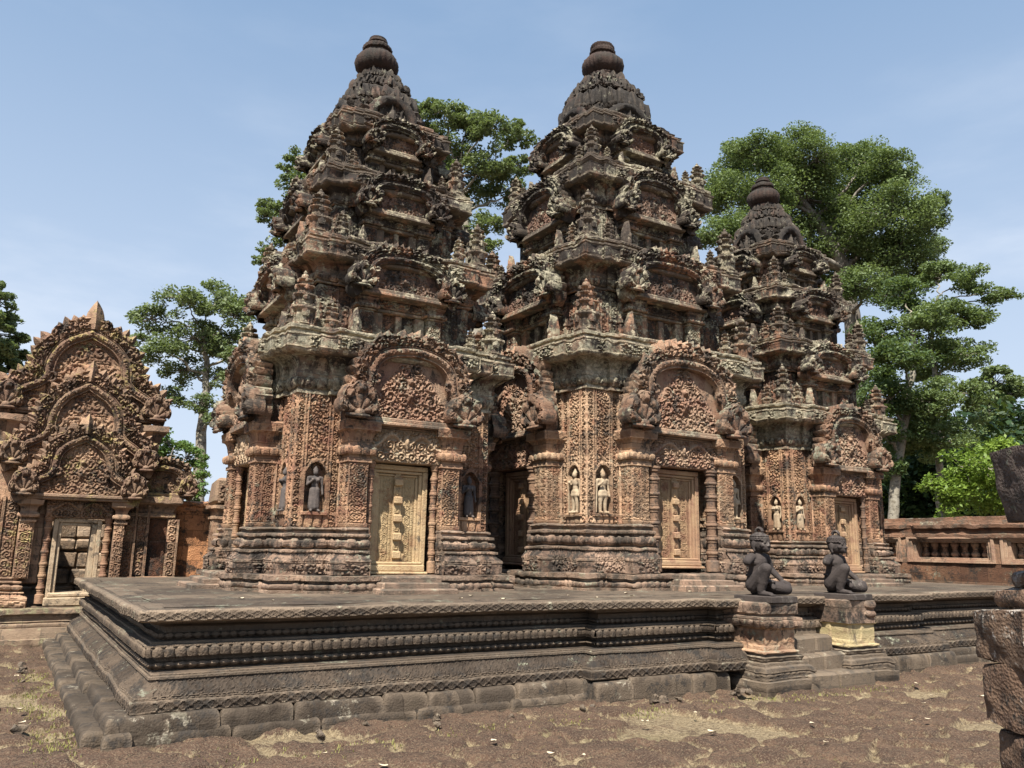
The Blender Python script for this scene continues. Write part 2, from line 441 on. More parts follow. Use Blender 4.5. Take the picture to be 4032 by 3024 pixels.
def panel(mb, x0, z0, x1, z1, y, fn, amp, res=.016, kw={}, border=.02, top=None, thick=.05):
    """relief panel facing -Y; optional top(x) clips it"""
    nx = max(2, math.ceil((x1-x0)/res)); nz2 = max(2, math.ceil((z1-z0)/res))
    xs = np.linspace(x0, x1, nx+1); ts = np.linspace(0, 1, nz2+1)
    zt = top(xs) if top is not None else np.full(xs.shape, z1)
    Zg = z0+(zt-z0)[None, :]*ts[:, None]; Xg = xs[None, :]+0*Zg
    u = Xg-(x0+x1)/2; v = Zg-z0
    mk = sm(np.minimum(Xg-x0, x1-Xg)/border)*sm(np.minimum(v, zt[None, :]-Zg)/border)
    h = fn(u, v, ts[:, None]+0*u, np.full(u.shape, x1-x0), z1-z0, **kw)*amp*mk
    mb.grid(np.stack([Xg, y-h, Zg], -1), np.stack([u, v], -1))
    if thick:
        for edge in (0, -1):
            a = np.stack([xs, np.full(xs.shape, y), Zg[edge]], -1); b = a.copy(); b[:, 1] += thick
            mb.grid(np.stack([a, b] if edge == -1 else [b, a]))
        for edge in (0, -1):
            a = np.stack([Xg[:, edge], np.full(len(ts), y), Zg[:, edge]], -1); b = a.copy(); b[:, 1] += thick
            mb.grid(np.stack([a, b] if edge == 0 else [b, a]))
    return mb

# ------------------------------------------------------------------ materials
def nodes_of(name):
    m = bpy.data.materials.new(name); m.use_nodes = True; t = m.node_tree; t.nodes.clear()
    o = t.nodes.new('ShaderNodeOutputMaterial'); b = t.nodes.new('ShaderNodeBsdfPrincipled'); t.links.new(b.outputs[0], o.inputs[0])
    b.inputs['Roughness'].default_value = .9; b.inputs['Specular IOR Level'].default_value = .25
    return m, t, b

class NT:
    def __init__(s, t): s.t = t
    def n(s, ty, **kw):
        nd = s.t.nodes.new(ty)
        for k, v in kw.items():
            if k.startswith('_'): setattr(nd, k[1:], v)
            else:
                i = nd.inputs[k.replace('0_', '')] if not k[0] == 'i' or not k[1:].isdigit() else nd.inputs[int(k[1:])]
                if hasattr(v, 'is_linked') or hasattr(v, 'links'): s.t.links.new(v, i)
                else: i.default_value = v
        return nd
    def noise(s, vec, scale, detail=4, rough=.6):
        return s.n('ShaderNodeTexNoise', Vector=vec, Scale=scale, Detail=detail, Roughness=rough).outputs['Fac']
    def ramp(s, v, lo, hi, a=0., b=1.):
        q = s.n('ShaderNodeMapRange', Value=v); q.interpolation_type = 'SMOOTHSTEP'
        for k, x in (('From Min', lo), ('From Max', hi), ('To Min', a), ('To Max', b)):
            if hasattr(x, 'links'): s.t.links.new(x, q.inputs[k])
            else: q.inputs[k].default_value = x
        return q.outputs[0]
    def mix(s, f, a, b, ty='MIX'):
        q = s.n('ShaderNodeMixRGB', _blend_type=ty)
        for i, x in ((0, f), (1, a), (2, b)):
            if hasattr(x, 'links'): s.t.links.new(x, q.inputs[i])
            else: q.inputs[i].default_value = x if i == 0 else (tuple(x)+(1,))[:4]
        return q.outputs[0]
    def math(s, op, a, b=0.):
        q = s.n('ShaderNodeMath', _operation=op)
        for i, x in ((0, a), (1, b)):
            if hasattr(x, 'links'): s.t.links.new(x, q.inputs[i])
            else: q.inputs[i].default_value = x
        return q.outputs[0]

def stone(name, A, B, C, lich=(.25, .265, .20), la=.35, black=(.022, .02, .018), ba=.4, zr=None, bump=.5, scale=1., blk=True, bw=.52, bh=.30, mo=.45, sat=.95, ab=.70, wear=.42):
    A, B, C = [tuple((sum(c)/3+(q-sum(c)/3)*sat)*ab for q in c) for c in (A, B, C)]; lich = tuple(q*.72 for q in lich)
    m, t, b = nodes_of(name); g = NT(t)
    geo = g.n('ShaderNodeNewGeometry'); pos = geo.outputs['Position']
    uv = g.n('ShaderNodeTexCoord').outputs['UV']
    n1 = g.noise(pos, 1.3*scale, 5, .65); n2 = g.noise(pos, 4.7*scale, 5, .7); n3 = g.noise(pos, 34, 4, .65); n4 = g.noise(pos, 9.*scale, 6, .75)
    col = g.mix(g.ramp(n1, .36, .62), A, B); col = g.mix(g.ramp(n2, .48, .66), col, C)
    if blk:
        br = g.n('ShaderNodeTexBrick', Vector=uv, Scale=1.0)
        br.inputs['Color1'].default_value = (.5, .48, .46, 1); br.inputs['Color2'].default_value = (1.42, 1.36, 1.26, 1); br.inputs['Mortar'].default_value = (.35, .33, .3, 1)
        br.inputs['Mortar Size'].default_value = .006; br.inputs['Bias'].default_value = 0.; br.inputs['Brick Width'].default_value = bw; br.inputs['Row Height'].default_value = bh
        br.inputs['Mortar Smooth'].default_value = .3
        col = g.mix(.8, col, br.outputs['Color'], 'MULTIPLY')
    col = g.mix(.5, col, g.mix(n3, (.6, .6, .6), (1.35, 1.35, 1.35)), 'MULTIPLY')
    sep = g.n('ShaderNodeSeparateXYZ', i0=geo.outputs['Normal']).outputs['Z']
    lv = g.math('ADD', n4, g.math('MULTIPLY', sep, .06))
    nl = g.noise(pos, 1.9*scale, 3, .6)
    lv = g.math('ADD', lv, g.math('MULTIPLY', g.math('SUBTRACT', nl, .5), .7))
    lf = g.ramp(lv, .66-.3*la, .74-.3*la, 0., .85)
    lcol = g.mix(g.ramp(g.noise(pos, 15, 4, .7), .4, .65), (lich[0]*.62, lich[1]*.6, lich[2]*.55), (lich[0]*1.35+.03, lich[1]*1.3+.02, lich[2]*1.25+.02))
    mp2 = g.n('ShaderNodeMapping', Vector=pos); mp2.inputs['Scale'].default_value = (1, 1, .45)
    nb = g.noise(mp2.outputs[0], 2.6*scale, 6, .72)
    bias = 0.
    if zr:
        z = g.n('ShaderNodeSeparateXYZ', i0=pos).outputs['Z']
        bias = g.math('MULTIPLY', g.ramp(z, zr[0], zr[1]), zr[2]); nb = g.math('ADD', nb, bias)
    nb = g.math('ADD', nb, g.math('MULTIPLY', sep, .05))
    bf = g.ramp(nb, .68-.32*ba, .80-.32*ba, 0., .93)
    if ba > 0: col = g.mix(bf, col, g.mix(g.ramp(n4, .45, .7), black, (black[0]*2.6, black[1]*2.5, black[2]*2.3)))
    if mo > 0:
        n5 = g.noise(pos, 13*scale, 7, .8); n6 = g.noise(pos, 3.1*scale, 4, .6)
        mv = g.math('ADD', n5, g.math('MULTIPLY', g.math('SUBTRACT', n6, .5), .8))
        col = g.mix(g.ramp(mv, .64-.25*mo, .76-.25*mo, 0., .9), col, (black[0]*1.6, black[1]*1.5, black[2]*1.4))
    if la > 0: col = g.mix(g.math('MULTIPLY', lf, g.ramp(n3, .38, .52, .45, 1.)), col, lcol)
    ew = g.ramp(g.math('ADD', geo.outputs['Pointiness'], g.math('MULTIPLY', g.math('SUBTRACT', n4, .5), .06)), .52, .60, 0., wear)
    col = g.mix(ew, col, g.mix(.5, g.mix(1., col, (2.3, 2.2, 2.1), 'MULTIPLY'), (.30, .235, .17)))
    t.links.new(col, b.inputs['Base Color'])
    vo = g.n('ShaderNodeTexVoronoi', Vector=pos, Scale=55.).outputs['Distance']
    hgt = g.math('ADD', g.math('MULTIPLY', n3, .6), g.math('MULTIPLY', vo, .5)); hgt = g.math('ADD', hgt, g.math('MULTIPLY', n4, .8))
    bp = g.n('ShaderNodeBump', Height=hgt, Strength=bump, Distance=.02); t.links.new(bp.outputs[0], b.inputs['Normal'])
    return m

M = {}
M['wall'] = stone('pink_sandstone', (.34, .185, .115), (.44, .28, .17), (.25, .12, .08), la=.12, ba=.4, mo=.45)
M['wallC'] = stone('tan_sandstone', (.40, .245, .15), (.50, .345, .225), (.32, .17, .105), la=.14, ba=.28, mo=.4)
M['base'] = stone('weathered_base_stone', (.25, .165, .12), (.31, .215, .16), (.18, .12, .09), la=.12, ba=.55, mo=.6)
M['cornice'] = stone('lichened_cornice_stone', (.27, .175, .125), (.33, .25, .18), (.19, .12, .09), la=.86, ba=.74, mo=.6, lich=(.36, .35, .26))
M['tier'] = stone('upper_tier_stone', (.33, .165, .10), (.37, .225, .15), (.22, .11, .08), la=.5, ba=.72, zr=(4., 8.5, .14), mo=.64, lich=(.36, .35, .26))
M['tympu'] = stone('upper_tympanum_stone', (.25, .14, .095), (.31, .20, .14), (.17, .095, .07), la=.25, ba=.6, mo=.6, blk=False)
M['ped'] = stone('pediment_stone', (.33, .185, .12), (.42, .29, .20), (.24, .135, .09), la=.30, ba=.58, mo=.62)
M['tymp'] = stone('tympanum_stone', (.33, .18, .115), (.43, .29, .19), (.25, .13, .09), la=.1, ba=.22, blk=False)
M['crown'] = stone('black_crusted_stone', (.10, .062, .05), (.13, .09, .07), (.07, .045, .038), la=.1, ba=.95, mo=.6, wear=.2)
M['door'] = stone('ochre_door_stone', (.47, .33, .175), (.54, .40, .225), (.36, .22, .12), la=0, ba=.24, blk=False, sat=1.0, mo=.08)
M['doorC'] = stone('brown_door_stone', (.36, .20, .115), (.45, .30, .165), (.29, .15, .09), la=0, ba=.14, blk=False, mo=.08)
M['terr'] = stone('dark_terrace_stone', (.115, .09, .07), (.15, .118, .092), (.085, .065, .05), la=.04, ba=.42, mo=.5, bw=.8, bh=.6, ab=.56, sat=1.1)
M['slab'] = stone('terrace_paving_stone', (.15, .118, .092), (.19, .152, .118), (.115, .09, .07), la=.03, ba=.22, mo=.3, bw=.9, bh=.7, ab=.62, sat=1.1)
M['kerb'] = stone('terrace_footing_stone', (.115, .092, .07), (.155, .124, .096), (.085, .066, .05), lich=(.30, .28, .22), la=.04, ba=.36, mo=.45, bw=.62, bh=.6, ab=.64, sat=1.1)
M['statue'] = stone('dark_statue_stone', (.055, .045, .042), (.075, .06, .054), (.042, .034, .032), lich=(.13, .12, .11), la=.28, ba=.2, blk=False, bump=.25, wear=.08, mo=.08)
M['later'] = stone('laterite', (.20, .10, .06), (.26, .145, .085), (.13, .07, .045), la=.1, ba=.45, bump=1.0, bw=.55, bh=.36)
M['laterd'] = stone('dark_laterite', (.16, .075, .045), (.21, .10, .058), (.10, .052, .034), la=.12, ba=.32, bump=1.0, bw=.75, bh=.36)
M['gop'] = stone('pavilion_sandstone', (.36, .215, .135), (.44, .29, .19), (.27, .145, .095), lich=(.34, .30, .12), la=.14, ba=.22)
M['gopped'] = stone('pavilion_pediment_stone', (.27, .165, .115), (.35, .235, .155), (.19, .11, .08), lich=(.38, .32, .12), la=.24, ba=.36)
M['gopbase'] = stone('pavilion_base_stone', (.23, .16, .11), (.30, .22, .15), (.16, .11, .08), lich=(.25, .27, .15), la=.3, ba=.33)
M['gdoor'] = stone('worn_door_frame_stone', (.44, .33, .21), (.50, .39, .26), (.34, .24, .15), la=.12, ba=.2, blk=False)
M['laterl'] = stone('bleached_laterite', (.24, .17, .115), (.36, .29, .22), (.13, .085, .06), la=.0, ba=.3, ab=1., bump=1., bw=.6, bh=.3)
M['latero'] = stone('orange_laterite', (.34, .16, .075), (.42, .21, .10), (.24, .11, .055), la=.0, ba=.18, bump=1., bw=.34, bh=.27, ab=1.)
M['fore'] = stone('broken_foreground_stone', (.17, .10, .065), (.24, .15, .095), (.10, .06, .042), lich=(.42, .39, .36), la=.08, ba=.45, bump=1.0, scale=1.6, blk=False)
M['yell'] = stone('yellow_lichened_stone', (.42, .33, .15), (.48, .39, .2), (.33, .24, .13), la=.0, ba=.3, blk=False, mo=.08)

# ------------------------------------------------------------------ ornament builders
def chaikin(P, n=2):
    P = np.asarray(P, float)
    for _ in range(n):
        Q = np.empty((2*len(P), 2)); Q[0] = P[0]; Q[-1] = P[-1]
        Q[1:-1:2] = .75*P[:-1]+.25*P[1:]; Q[2:-1:2] = .25*P[:-1]+.75*P[1:]; P = Q
    return P

def resample(P, d):
    s = np.concatenate([[0], np.cumsum(np.linalg.norm(np.diff(P, axis=0), axis=1))]); n = max(4, int(s[-1]/d))
    q = np.linspace(0, s[-1], n+1)
    return np.stack([np.interp(q, s, P[:, 0]), np.interp(q, s, P[:, 1])], 1), q

ARCH_T = [(1.02, 0), (1.09, .10), (1.11, .22), (1.06, .36), (.97, .47), (.93, .56), (.93, .66), (.88, .78), (.74, .89), (.52, .965), (.25, 1.0), (0, 1.01)]
ARCH_G = [(1.0, 0), (1.08, .08), (1.07, .17), (.97, .25), (.80, .31), (.67, .37), (.60, .45), (.60, .55), (.57, .66), (.50, .77), (.36, .88), (.18, .95), (0, 1.02)]

def leaf(mb, x, z, ang, ln, wd, y, th, yb=.05, ns=6, curl=0.):
    s = np.linspace(0, 1, ns+1)[:, None]; t = np.array([-1, -1, -.5, 0, .5, 1, 1.])[None, :]
    wv = wd*np.clip(np.sin(pi*np.clip(.18+.82*s, 0, 1)), 0, 1)**.8*(1-.25*s)
    b = (1-np.abs(t)**1.5)*th*(.5+.5*np.sin(pi*np.clip(s*.9+.1, 0, 1)))+.25*th*np.cos(t*9)*(np.abs(t) < 1)
    X = t*wv*.5+curl*wd*s*s; Zl = s*ln+0*X
    Y = y-b+0*X; Y[:, 0] = y+yb; Y[:, -1] = y+yb
    ca, sa = cos(ang), sin(ang)
    P = np.stack([x+X*ca+Zl*sa, Y, z-X*sa+Zl*ca], -1)
    mb.grid(P)

def fan_naga(mb, x, z, w_, h_, y, side, th=.09):
    """many-headed serpent: a ribbed fan of hoods on a rounded block, one head leaning out of each rib"""
    A = np.linspace(-RD(84), RD(84), 57)[None, :]; q = np.linspace(0, 1, 22)[:, None]
    n = 5; ph = A/RD(84)*n/2*pi
    sc = np.abs(np.cos(ph+0*q))
    R_ = h_*(1-.34*(np.abs(A)/RD(84))**1.6)*(.90+.10*sc**.6)
    r = q*R_
    rib = np.abs(np.cos(ph*1.0+0*q))
    hgt = .035+th*.55*(.25+.75*rib**.7)*np.sin(np.clip(q*1.02, 0, 1)*pi*.85)**.6
    hgt = hgt+.5*th*np.exp(-((q-.74)/.09)**2)*(rib > .6)-.30*th*(np.abs(q-.60) < .03)*(rib > .5)
    hgt = hgt+.35*th*R_foliage(np.sin(A)*r, np.cos(A)*r+0*A, 0, 1, 1, .045, 4)*(q > .78)
    hgt[-1] = 0
    X = x+np.sin(A)*r*w_/h_*1.02; Zl = z+.04*h_+np.cos(A)*r*(1)+.10*h_*(1-q)
    P = np.stack([X, y-hgt, Zl], -1)
    B = P[-1:].copy(); B[..., 1] = y+.16
    mb.grid(np.concatenate([P, B]))
    mb.ell((x, y-th*.3, z+.13*h_), (.22*w_, th*.75, .12*h_), 12)
    mb.tube([(x-.46*w_, y-.0, z+.05*h_), (x-.2*w_, y-th*.8, z+.035*h_), (x+.2*w_, y-th*.8, z+.035*h_), (x+.46*w_, y-th*.2, z+.06*h_)], [.05*h_, .06*h_, .06*h_, .05*h_], 8)

def pediment(parent, x, y, z, wi, hi, crest, arch=ARCH_T, band=.13, back=.42, mats=('ped', 'tymp', 'ped'), naga=(.42, .6), tymp_y=.16, rz=0, leafsz=.15, seed=0, res=.016, tamp=.06, cache={}, name='pediment', base=True, topleaf=0.):
    key = (wi, hi, crest, band, id(arch), res, back, naga, leafsz, tymp_y)
    if key not in cache:
        R_ = np.array(arch)*[wi, hi]; H = chaikin(R_, 2)
        full = np.concatenate([H, (H*[-1, 1])[::-1][1:]])[::-1]          # left to right
        P, q = resample(full, res*1.25)
        tg = np.gradient(P, axis=0); tg /= np.linalg.norm(tg, axis=1)[:, None]; nn = np.stack([-tg[:, 1], tg[:, 0]], 1)
        # frame
        b = band; o = np.array([-.55, -.55, -.5, -.42, -.36, -.28, -.18, -.06, .06, .18, .28, .36, .42, .5, .55, .55])*b
        dp = np.array([-back, 0, .035, .035, .02, .03, .05, .06, .06, .05, .03, .02, .035, .035, 0, -back])
        rel = np.array([0, 0, 0, 0, 0, .5, 1, 1, 1, 1, .5, 0, 0, 0, 0, 0])
        u = q[:, None]+0*o; v = o[None, :]+0*u
        h = R_foliage(u, v, 0, 1, 1, .05, 2)*.02*rel
        G = np.stack([P[:, 0, None]+nn[:, 0, None]*o, -(dp+h), P[:, 1, None]+nn[:, 1, None]*o], -1)
        fr = MB(); fr.grid(G, np.stack([u, v], -1), flip=False)
        if base:
            fr.box((-wi*1.12, -.0, -.05), (wi*1.12, back, .0), .012)
            fr.box((-wi*1.0, tymp_y-.075, -.01), (wi*1.0, back, .05), .012)
        for sx in (-1, 1):      # inward curling hooks at the waist of the arch
            k = np.argmin(np.abs(H[:, 1]-.58*hi)) if arch is ARCH_T else np.argmin(np.abs(H[:, 1]-.42*hi))
            cx, cz = H[k]; pts = [(sx*(cx-b*.4+ .0), -.03, cz-.10*hi*.6)]+[(sx*(cx-b*.55-.055*wi*sin(a)), -.045, cz-.055*hi*cos(a)) for a in np.linspace(.2, 4.2, 8)]
            fr.tube(pts, np.linspace(.028, .018, 9)*max(1, wi), 6)
        fr.weather(.004, .010, seed)
        # tympanum
        yy = np.linspace(0, hi, 60); xin = np.interp(yy, H[:, 1], H[:, 0])
        xs = np.linspace(0, wi*1.0, 80); topf = []
        for xx in xs:
            ok = np.where(xin > xx)[0]; topf.append(yy[ok[-1]] if len(ok) else .02*hi)
        topf = np.array(topf)
        ty = MB(); xe = wi*.97
        panel(ty, -xe, .03, xe, hi, tymp_y, R_tymp, tamp, res, dict(Wt=wi, Ht=hi, s=max(.14, hi*.21)), .03, lambda X: np.interp(np.abs(X), xs, topf)+.012, .04)
        # crest of leaves
        cr_ = MB(); Po, qo = resample(P+nn*b*.55, leafsz*.62)
        tg2 = np.gradient(Po, axis=0); ang = np.arctan2(-tg2[:, 1], tg2[:, 0])
        rg = random.Random(seed)
        oo = np.linspace(.5*b, .5*b+crest*.72, 12)[None, :]; ph = q[:, None]
        sc_ = .80+.20*np.abs(np.sin(ph/leafsz*pi))+.25*(vn(np.stack([q*3, q*0, q*0+seed], 1), 1, 3)[:, None]-.6)
        oo2 = .5*b+(oo-.5*b)*sc_
        hb = .03+.055*R_foliage(ph+0*oo, oo2, 0, 1, 1, leafsz*.55, 6)*sm((oo-oo.min())/.02)+.03*np.abs(np.sin(ph/leafsz*pi))*sm((oo-oo.min())/.06)
        fade = sm((P[:, 1, None]/hi-.10)/.1)
        G = np.stack([P[:, 0, None]+nn[:, 0, None]*oo2*(1), -hb*fade+.02, P[:, 1, None]+nn[:, 1, None]*oo2], -1)
        B = G[:, -1:].copy(); B[..., 1] = .22
        cr_.grid(np.concatenate([G, B], 1), np.stack([ph+0*oo2, oo2], -1) if False else None)
        for k in range(len(Po)):
            if Po[k, 1] < .16*hi: continue
            if rg.random() < .14: continue
            kk = int(np.argmin(np.abs(q-qo[k]))) if False else k
            d = np.array([sin(ang[k]), cos(ang[k])])*crest*.30
            leaf(cr_, Po[k, 0]+d[0], Po[k, 1]+d[1], ang[k]*.8+rg.uniform(-.1, .1), crest*.66*rg.uniform(.75, 1.15), leafsz*rg.uniform(.8, 1.05), 0.0, .04, .2, 7)
        if topleaf: leaf(cr_, 0, hi+b*.5, 0, topleaf, topleaf*.62, -.02, .09, .22, 9)
        cr_.weather(.006, .012, seed+3)
        ng = MB(); fan_naga(ng, 0, 0, naga[0], naga[1], 0, 1); ng.weather(.003, .007, seed+7)
        cache[key] = (fr.mesh('pediment_frame', M[mats[0]]), ty.mesh('tympanum', M[mats[1]]), cr_.mesh('leaf_crest', M[mats[2]]), ng.mesh('naga_heads', M[mats[0]], 50))
    a = cache[key]
    f = link(name, a[0], parent, (x*cos(rz)-y*sin(rz), x*sin(rz)+y*cos(rz), z), rz)
    link('tympanum', a[1], f); link('leaf_crest', a[2], f)
    for sx in (-1, 1):
        link('naga_heads', a[3], f, (sx*(wi*1.07+naga[0]*.22), -.06, 0), 0, (sx*1.0, 1, 1))
    return f

def cap_bands(z0, z1, z2, pr, face=R_foliage, fa=.03, top=.05, inn=-.25):
    h = z1-z0; H = z2-z1
    return [('l', .035, z0+.01), ('l', .035, z0+.09*h), ('l', .015, z0+.11*h), ('l', .015, z0+.18*h), ('t', .045, z0+.40*h, R_lotus, .03, .03),
            ('l', .055, z0+.42*h), ('l', .055, z0+.50*h), ('l', .03, z0+.52*h), ('l', .03, z0+.58*h), ('o', pr*.86, z0+.95*h), ('l', pr, z1), ('l', pr+.012, z1+.02), ('l', pr+.012, z1+.14*H),
            ('l', pr, z1+.17*H), ('l', pr+.006, z1+.86*H, face, fa), ('l', pr+.02, z1+.89*H), ('l', pr+.02, z2), ('l', pr-.05, z2+.012), ('l', pr-.06, z2+top), ('l', pr-.02, z2+top+.012), ('l', pr-.02, z2+top+.06, R_diamond, .012), ('l', inn, z2+top+.085)]

def base_bands(z0, z1):
    """carved plinth block, ogee, then the stack of mouldings under the wall: z0..z1"""
    k = (z1-z0)/.585
    f = lambda q: z0+q*k
    return [('l', .17, f(.14), R_foliage, .022), ('l', .18, f(.145)), ('l', .18, f(.16)), ('c', .10, f(.265), R_leafpat, .02, 0, {'s': .11}), ('l', .13, f(.272)), ('l', .13, f(.30), R_dent, .012), ('l', .045, f(.31)), ('l', .045, f(.335)),
            ('t', .05, f(.425), R_lotus, .022, .055), ('l', .03, f(.435)), ('l', .03, f(.46)), ('l', .09, f(.468)), ('l', .09, f(.50), R_dent, .010), ('l', .02, f(.51)), ('l', .02, f(.54)), ('l', .05, f(.548)), ('l', .05, f(.572), R_beads, .01), ('l', 0, f(.585))]

def plinth_bands(z0, z1):
    k = (z1-z0)/.21; f = lambda q: z0+q*k
    return [('l', .30, f(.03)), ('l', .265, f(.035)), ('t', .265, f(.11), R_lotus, .022, .03), ('l', .25, f(.118)), ('l', .25, f(.14)), ('l', .305, f(.148)), ('l', .305, f(.205), R_diamond, .012), ('l', .13, f(.212))]

_turret = {}
def turret_mesh(kind=0):
    if kind in _turret: return _turret[kind]
    mb = MB(); wb = .17; fn = lambda *a: True
    z = 0; 
    sweep(mb, plan_rect(-.19, -.19, .19, .19), 0, 0, [('l', 0, .05), ('l', -.02, .06), ('l', -.02, .09)], .05, .05, kind, 0, 0, (.004, .006), fn)
    for i, (wd, hh) in enumerate(((.135, .34), (.115, .20), (.09, .15), (.062, .11))):
        pl = plan_redent(wd, [(wd*.55, .035*(1-.15*i))])
        body = hh*.62
        sweep(mb, pl, 0, z+(.08 if i == 0 else -.01), [('l', .015, z+.095 if i == 0 else z+.01), ('l', 0, z+.11 if i == 0 else z+.02), ('l', 0, z+.08*(i == 0)+body, R_dent if i == 0 else None, .008), ('l', .03, z+.08*(i == 0)+body+hh*.12), ('l', .045, z+.08*(i == 0)+body+hh*.2), ('l', .045, z+.08*(i == 0)+hh*.9), ('l', -.02, z+.08*(i == 0)+hh*1.0)], .03, .03, kind, 0, 0, (.004, .006), fn)
        zz = z+.08*(i == 0)+body*.55
        for k in range(4):          # a little arched niche front on each side of each storey
            lm = MB(); leaf(lm, 0, zz+hh*.05, 0, hh*.62, wd*1.15, -wd-.06, .02, .06, 5)
            c, s_ = cos(k*pi/2), sin(k*pi/2)
            lm.xf(lambda V: np.stack([V[:, 0]*c-V[:, 1]*s_, V[:, 0]*s_+V[:, 1]*c, V[:, 2]], 1))
            mb.merge(lm)
        z += hh+.08*(i == 0)
    mb.lathe([(.055, z-.01), (.07, z+.03), (.06, z+.07), (.03, z+.09), (.035, z+.11), (.0, z+.16)], 10)
    _turret[kind] = mb.mesh('turret', M['tier'], 45)
    return _turret[kind]

_ante = {}
def antefix_mesh(k=0):
    if k not in _ante:
        mb = MB(); leaf(mb, 0, 0, 0, 1.0, .62, 0, .10, .2, 9); leaf(mb, 0, .02, 0, .62, .36, -.06, .08, .1, 6)
        mb.ell((0, -.11, .22), (.12, .06, .2), 8); mb.ell((0, -.14, .46), (.07, .06, .08), 8)
        mb.box((-.3, -.14, -.02), (.3, .2, .06), .02); mb.weather(.02, .02, k*5)
        _ante[k] = mb.mesh('antefix', M['tier'], 45)
    return _ante[k]

def remesh(mb, voxel, name, mat, smooth_it=3):
    me = mb.mesh(name, mat, 180)
    o = bpy.data.objects.new('tmp', me); COL.objects.link(o)
    r = o.modifiers.new('r', 'REMESH'); r.mode = 'VOXEL'; r.voxel_size = voxel
    s = o.modifiers.new('s', 'SMOOTH'); s.iterations = smooth_it; s.factor = .5
    dg = bpy.context.evaluated_depsgraph_get(); ev = o.evaluated_get(dg)
    m2 = bpy.data.meshes.new_from_object(ev); m2.name = name
    bpy.data.objects.remove(o); bpy.data.meshes.remove(me)
    m2.materials.clear(); m2.materials.append(mat)
    m2.polygons.foreach_set('use_smooth', np.ones(len(m2.polygons), bool))
    return m2

_dev = {}
def devata_mesh(male, mat):
    """standing niche figure 1 m tall, facing -Y"""
    key = (male, mat)
    if key in _dev: return _dev[key]
    b = MB()
    b.ell((0, -.02, .855), (.058, .062, .075)); b.cap((0, 0, .93), .05, (0, 0, .985), .022); b.ell((0, -.0, .905), (.064, .064, .03))
    b.cap((0, .0, .77), .032, (0, -.005, .82), .03)
    b.ell((0, .0, .68), (.115, .065, .10)); b.cap((-.12, 0, .735), .04, (.12, 0, .735), .04); b.ell((0, -.0, .565), (.082, .055, .09)); b.ell((0, 0, .48), (.115, .07, .075))
    if not male:
        for s in (-1, 1): b.ell((s*.05, -.055, .685), (.042, .042, .042))
        b.cap((-.03, 0, .46), .085, (-.035, 0, .10), .098); b.cap((.03, 0, .46), .085, (.035, 0, .10), .098)
        b.cap((0, -.05, .47), .03, (0, -.08, .08), .035)
    else:
        for s in (-1, 1): b.cap((s*.055, 0, .46), .07, (s*.065, 0, .26), .052); b.cap((s*.065, .0, .26), .048, (s*.068, .0, .05), .036)
        b.cap((-.07, 0, .40), .075, (.07, 0, .40), .075)
    for s in (-1, 1): b.cap((s*.065, .01, .02), .035, (s*.09, -.10, .018), .028)
    b.cap((.15, 0, .73), .037, (.165, .01, .57), .031); b.cap((.165, .01, .57), .03, (.17, -.03, .42), .024); b.ell((.17, -.04, .39), (.026, .026, .04))
    b.cap((-.15, 0, .73), .037, (-.175, .0, .58), .031); b.cap((-.175, 0, .58), .03, (-.10, -.10, .66), .024); b.ell((-.085, -.11, .685), (.028, .028, .035))
    if male: b.cap((-.2, -.03, .02), .018, (-.19, -.05, .72), .018)
    _dev[key] = remesh(b, .014, 'niche_figure', M[mat], 2)
    return _dev[key]

def colonnette(parent, x, y, z0, z1, r, mat, rz=0, cache={}):
    key = (round(z1-z0, 3), r, mat)
    if key not in cache:
        h = z1-z0; pr = [(r*1.25, 0), (r*1.25, .10*h), (r*.95, .11*h)]
        n = 6; a0 = .11*h; a1 = .94*h; st = (a1-a0)/n
        for k in range(n):
            zc = a0+st*(k+.5); q = st*.5
            pr += [(r*.84, zc-q*.98), (r*.84, zc-q*.52), (r*.98, zc-q*.48), (r*.98, zc-q*.36), (r*.88, zc-q*.32), (r*1.08, zc-q*.2), (r*1.16, zc-q*.08), (r*1.16, zc+q*.08), (r*1.08, zc+q*.2), (r*.88, zc+q*.32), (r*.98, zc+q*.36), (r*.98, zc+q*.48), (r*.84, zc+q*.52)]
        pr += [(r*.84, a1), (r*1.1, .95*h), (r*1.1, .97*h), (r*1.3, .98*h), (r*1.3, h)]
        m_ = MB(); m_.lathe(pr, 16); m_.weather(.003, .004, 2)
        cache[key] = m_.mesh('colonnette', M[mat], 35)
    return link('colonnette', cache[key], parent, (x*cos(rz)-y*sin(rz), x*sin(rz)+y*cos(rz), z0), rz)

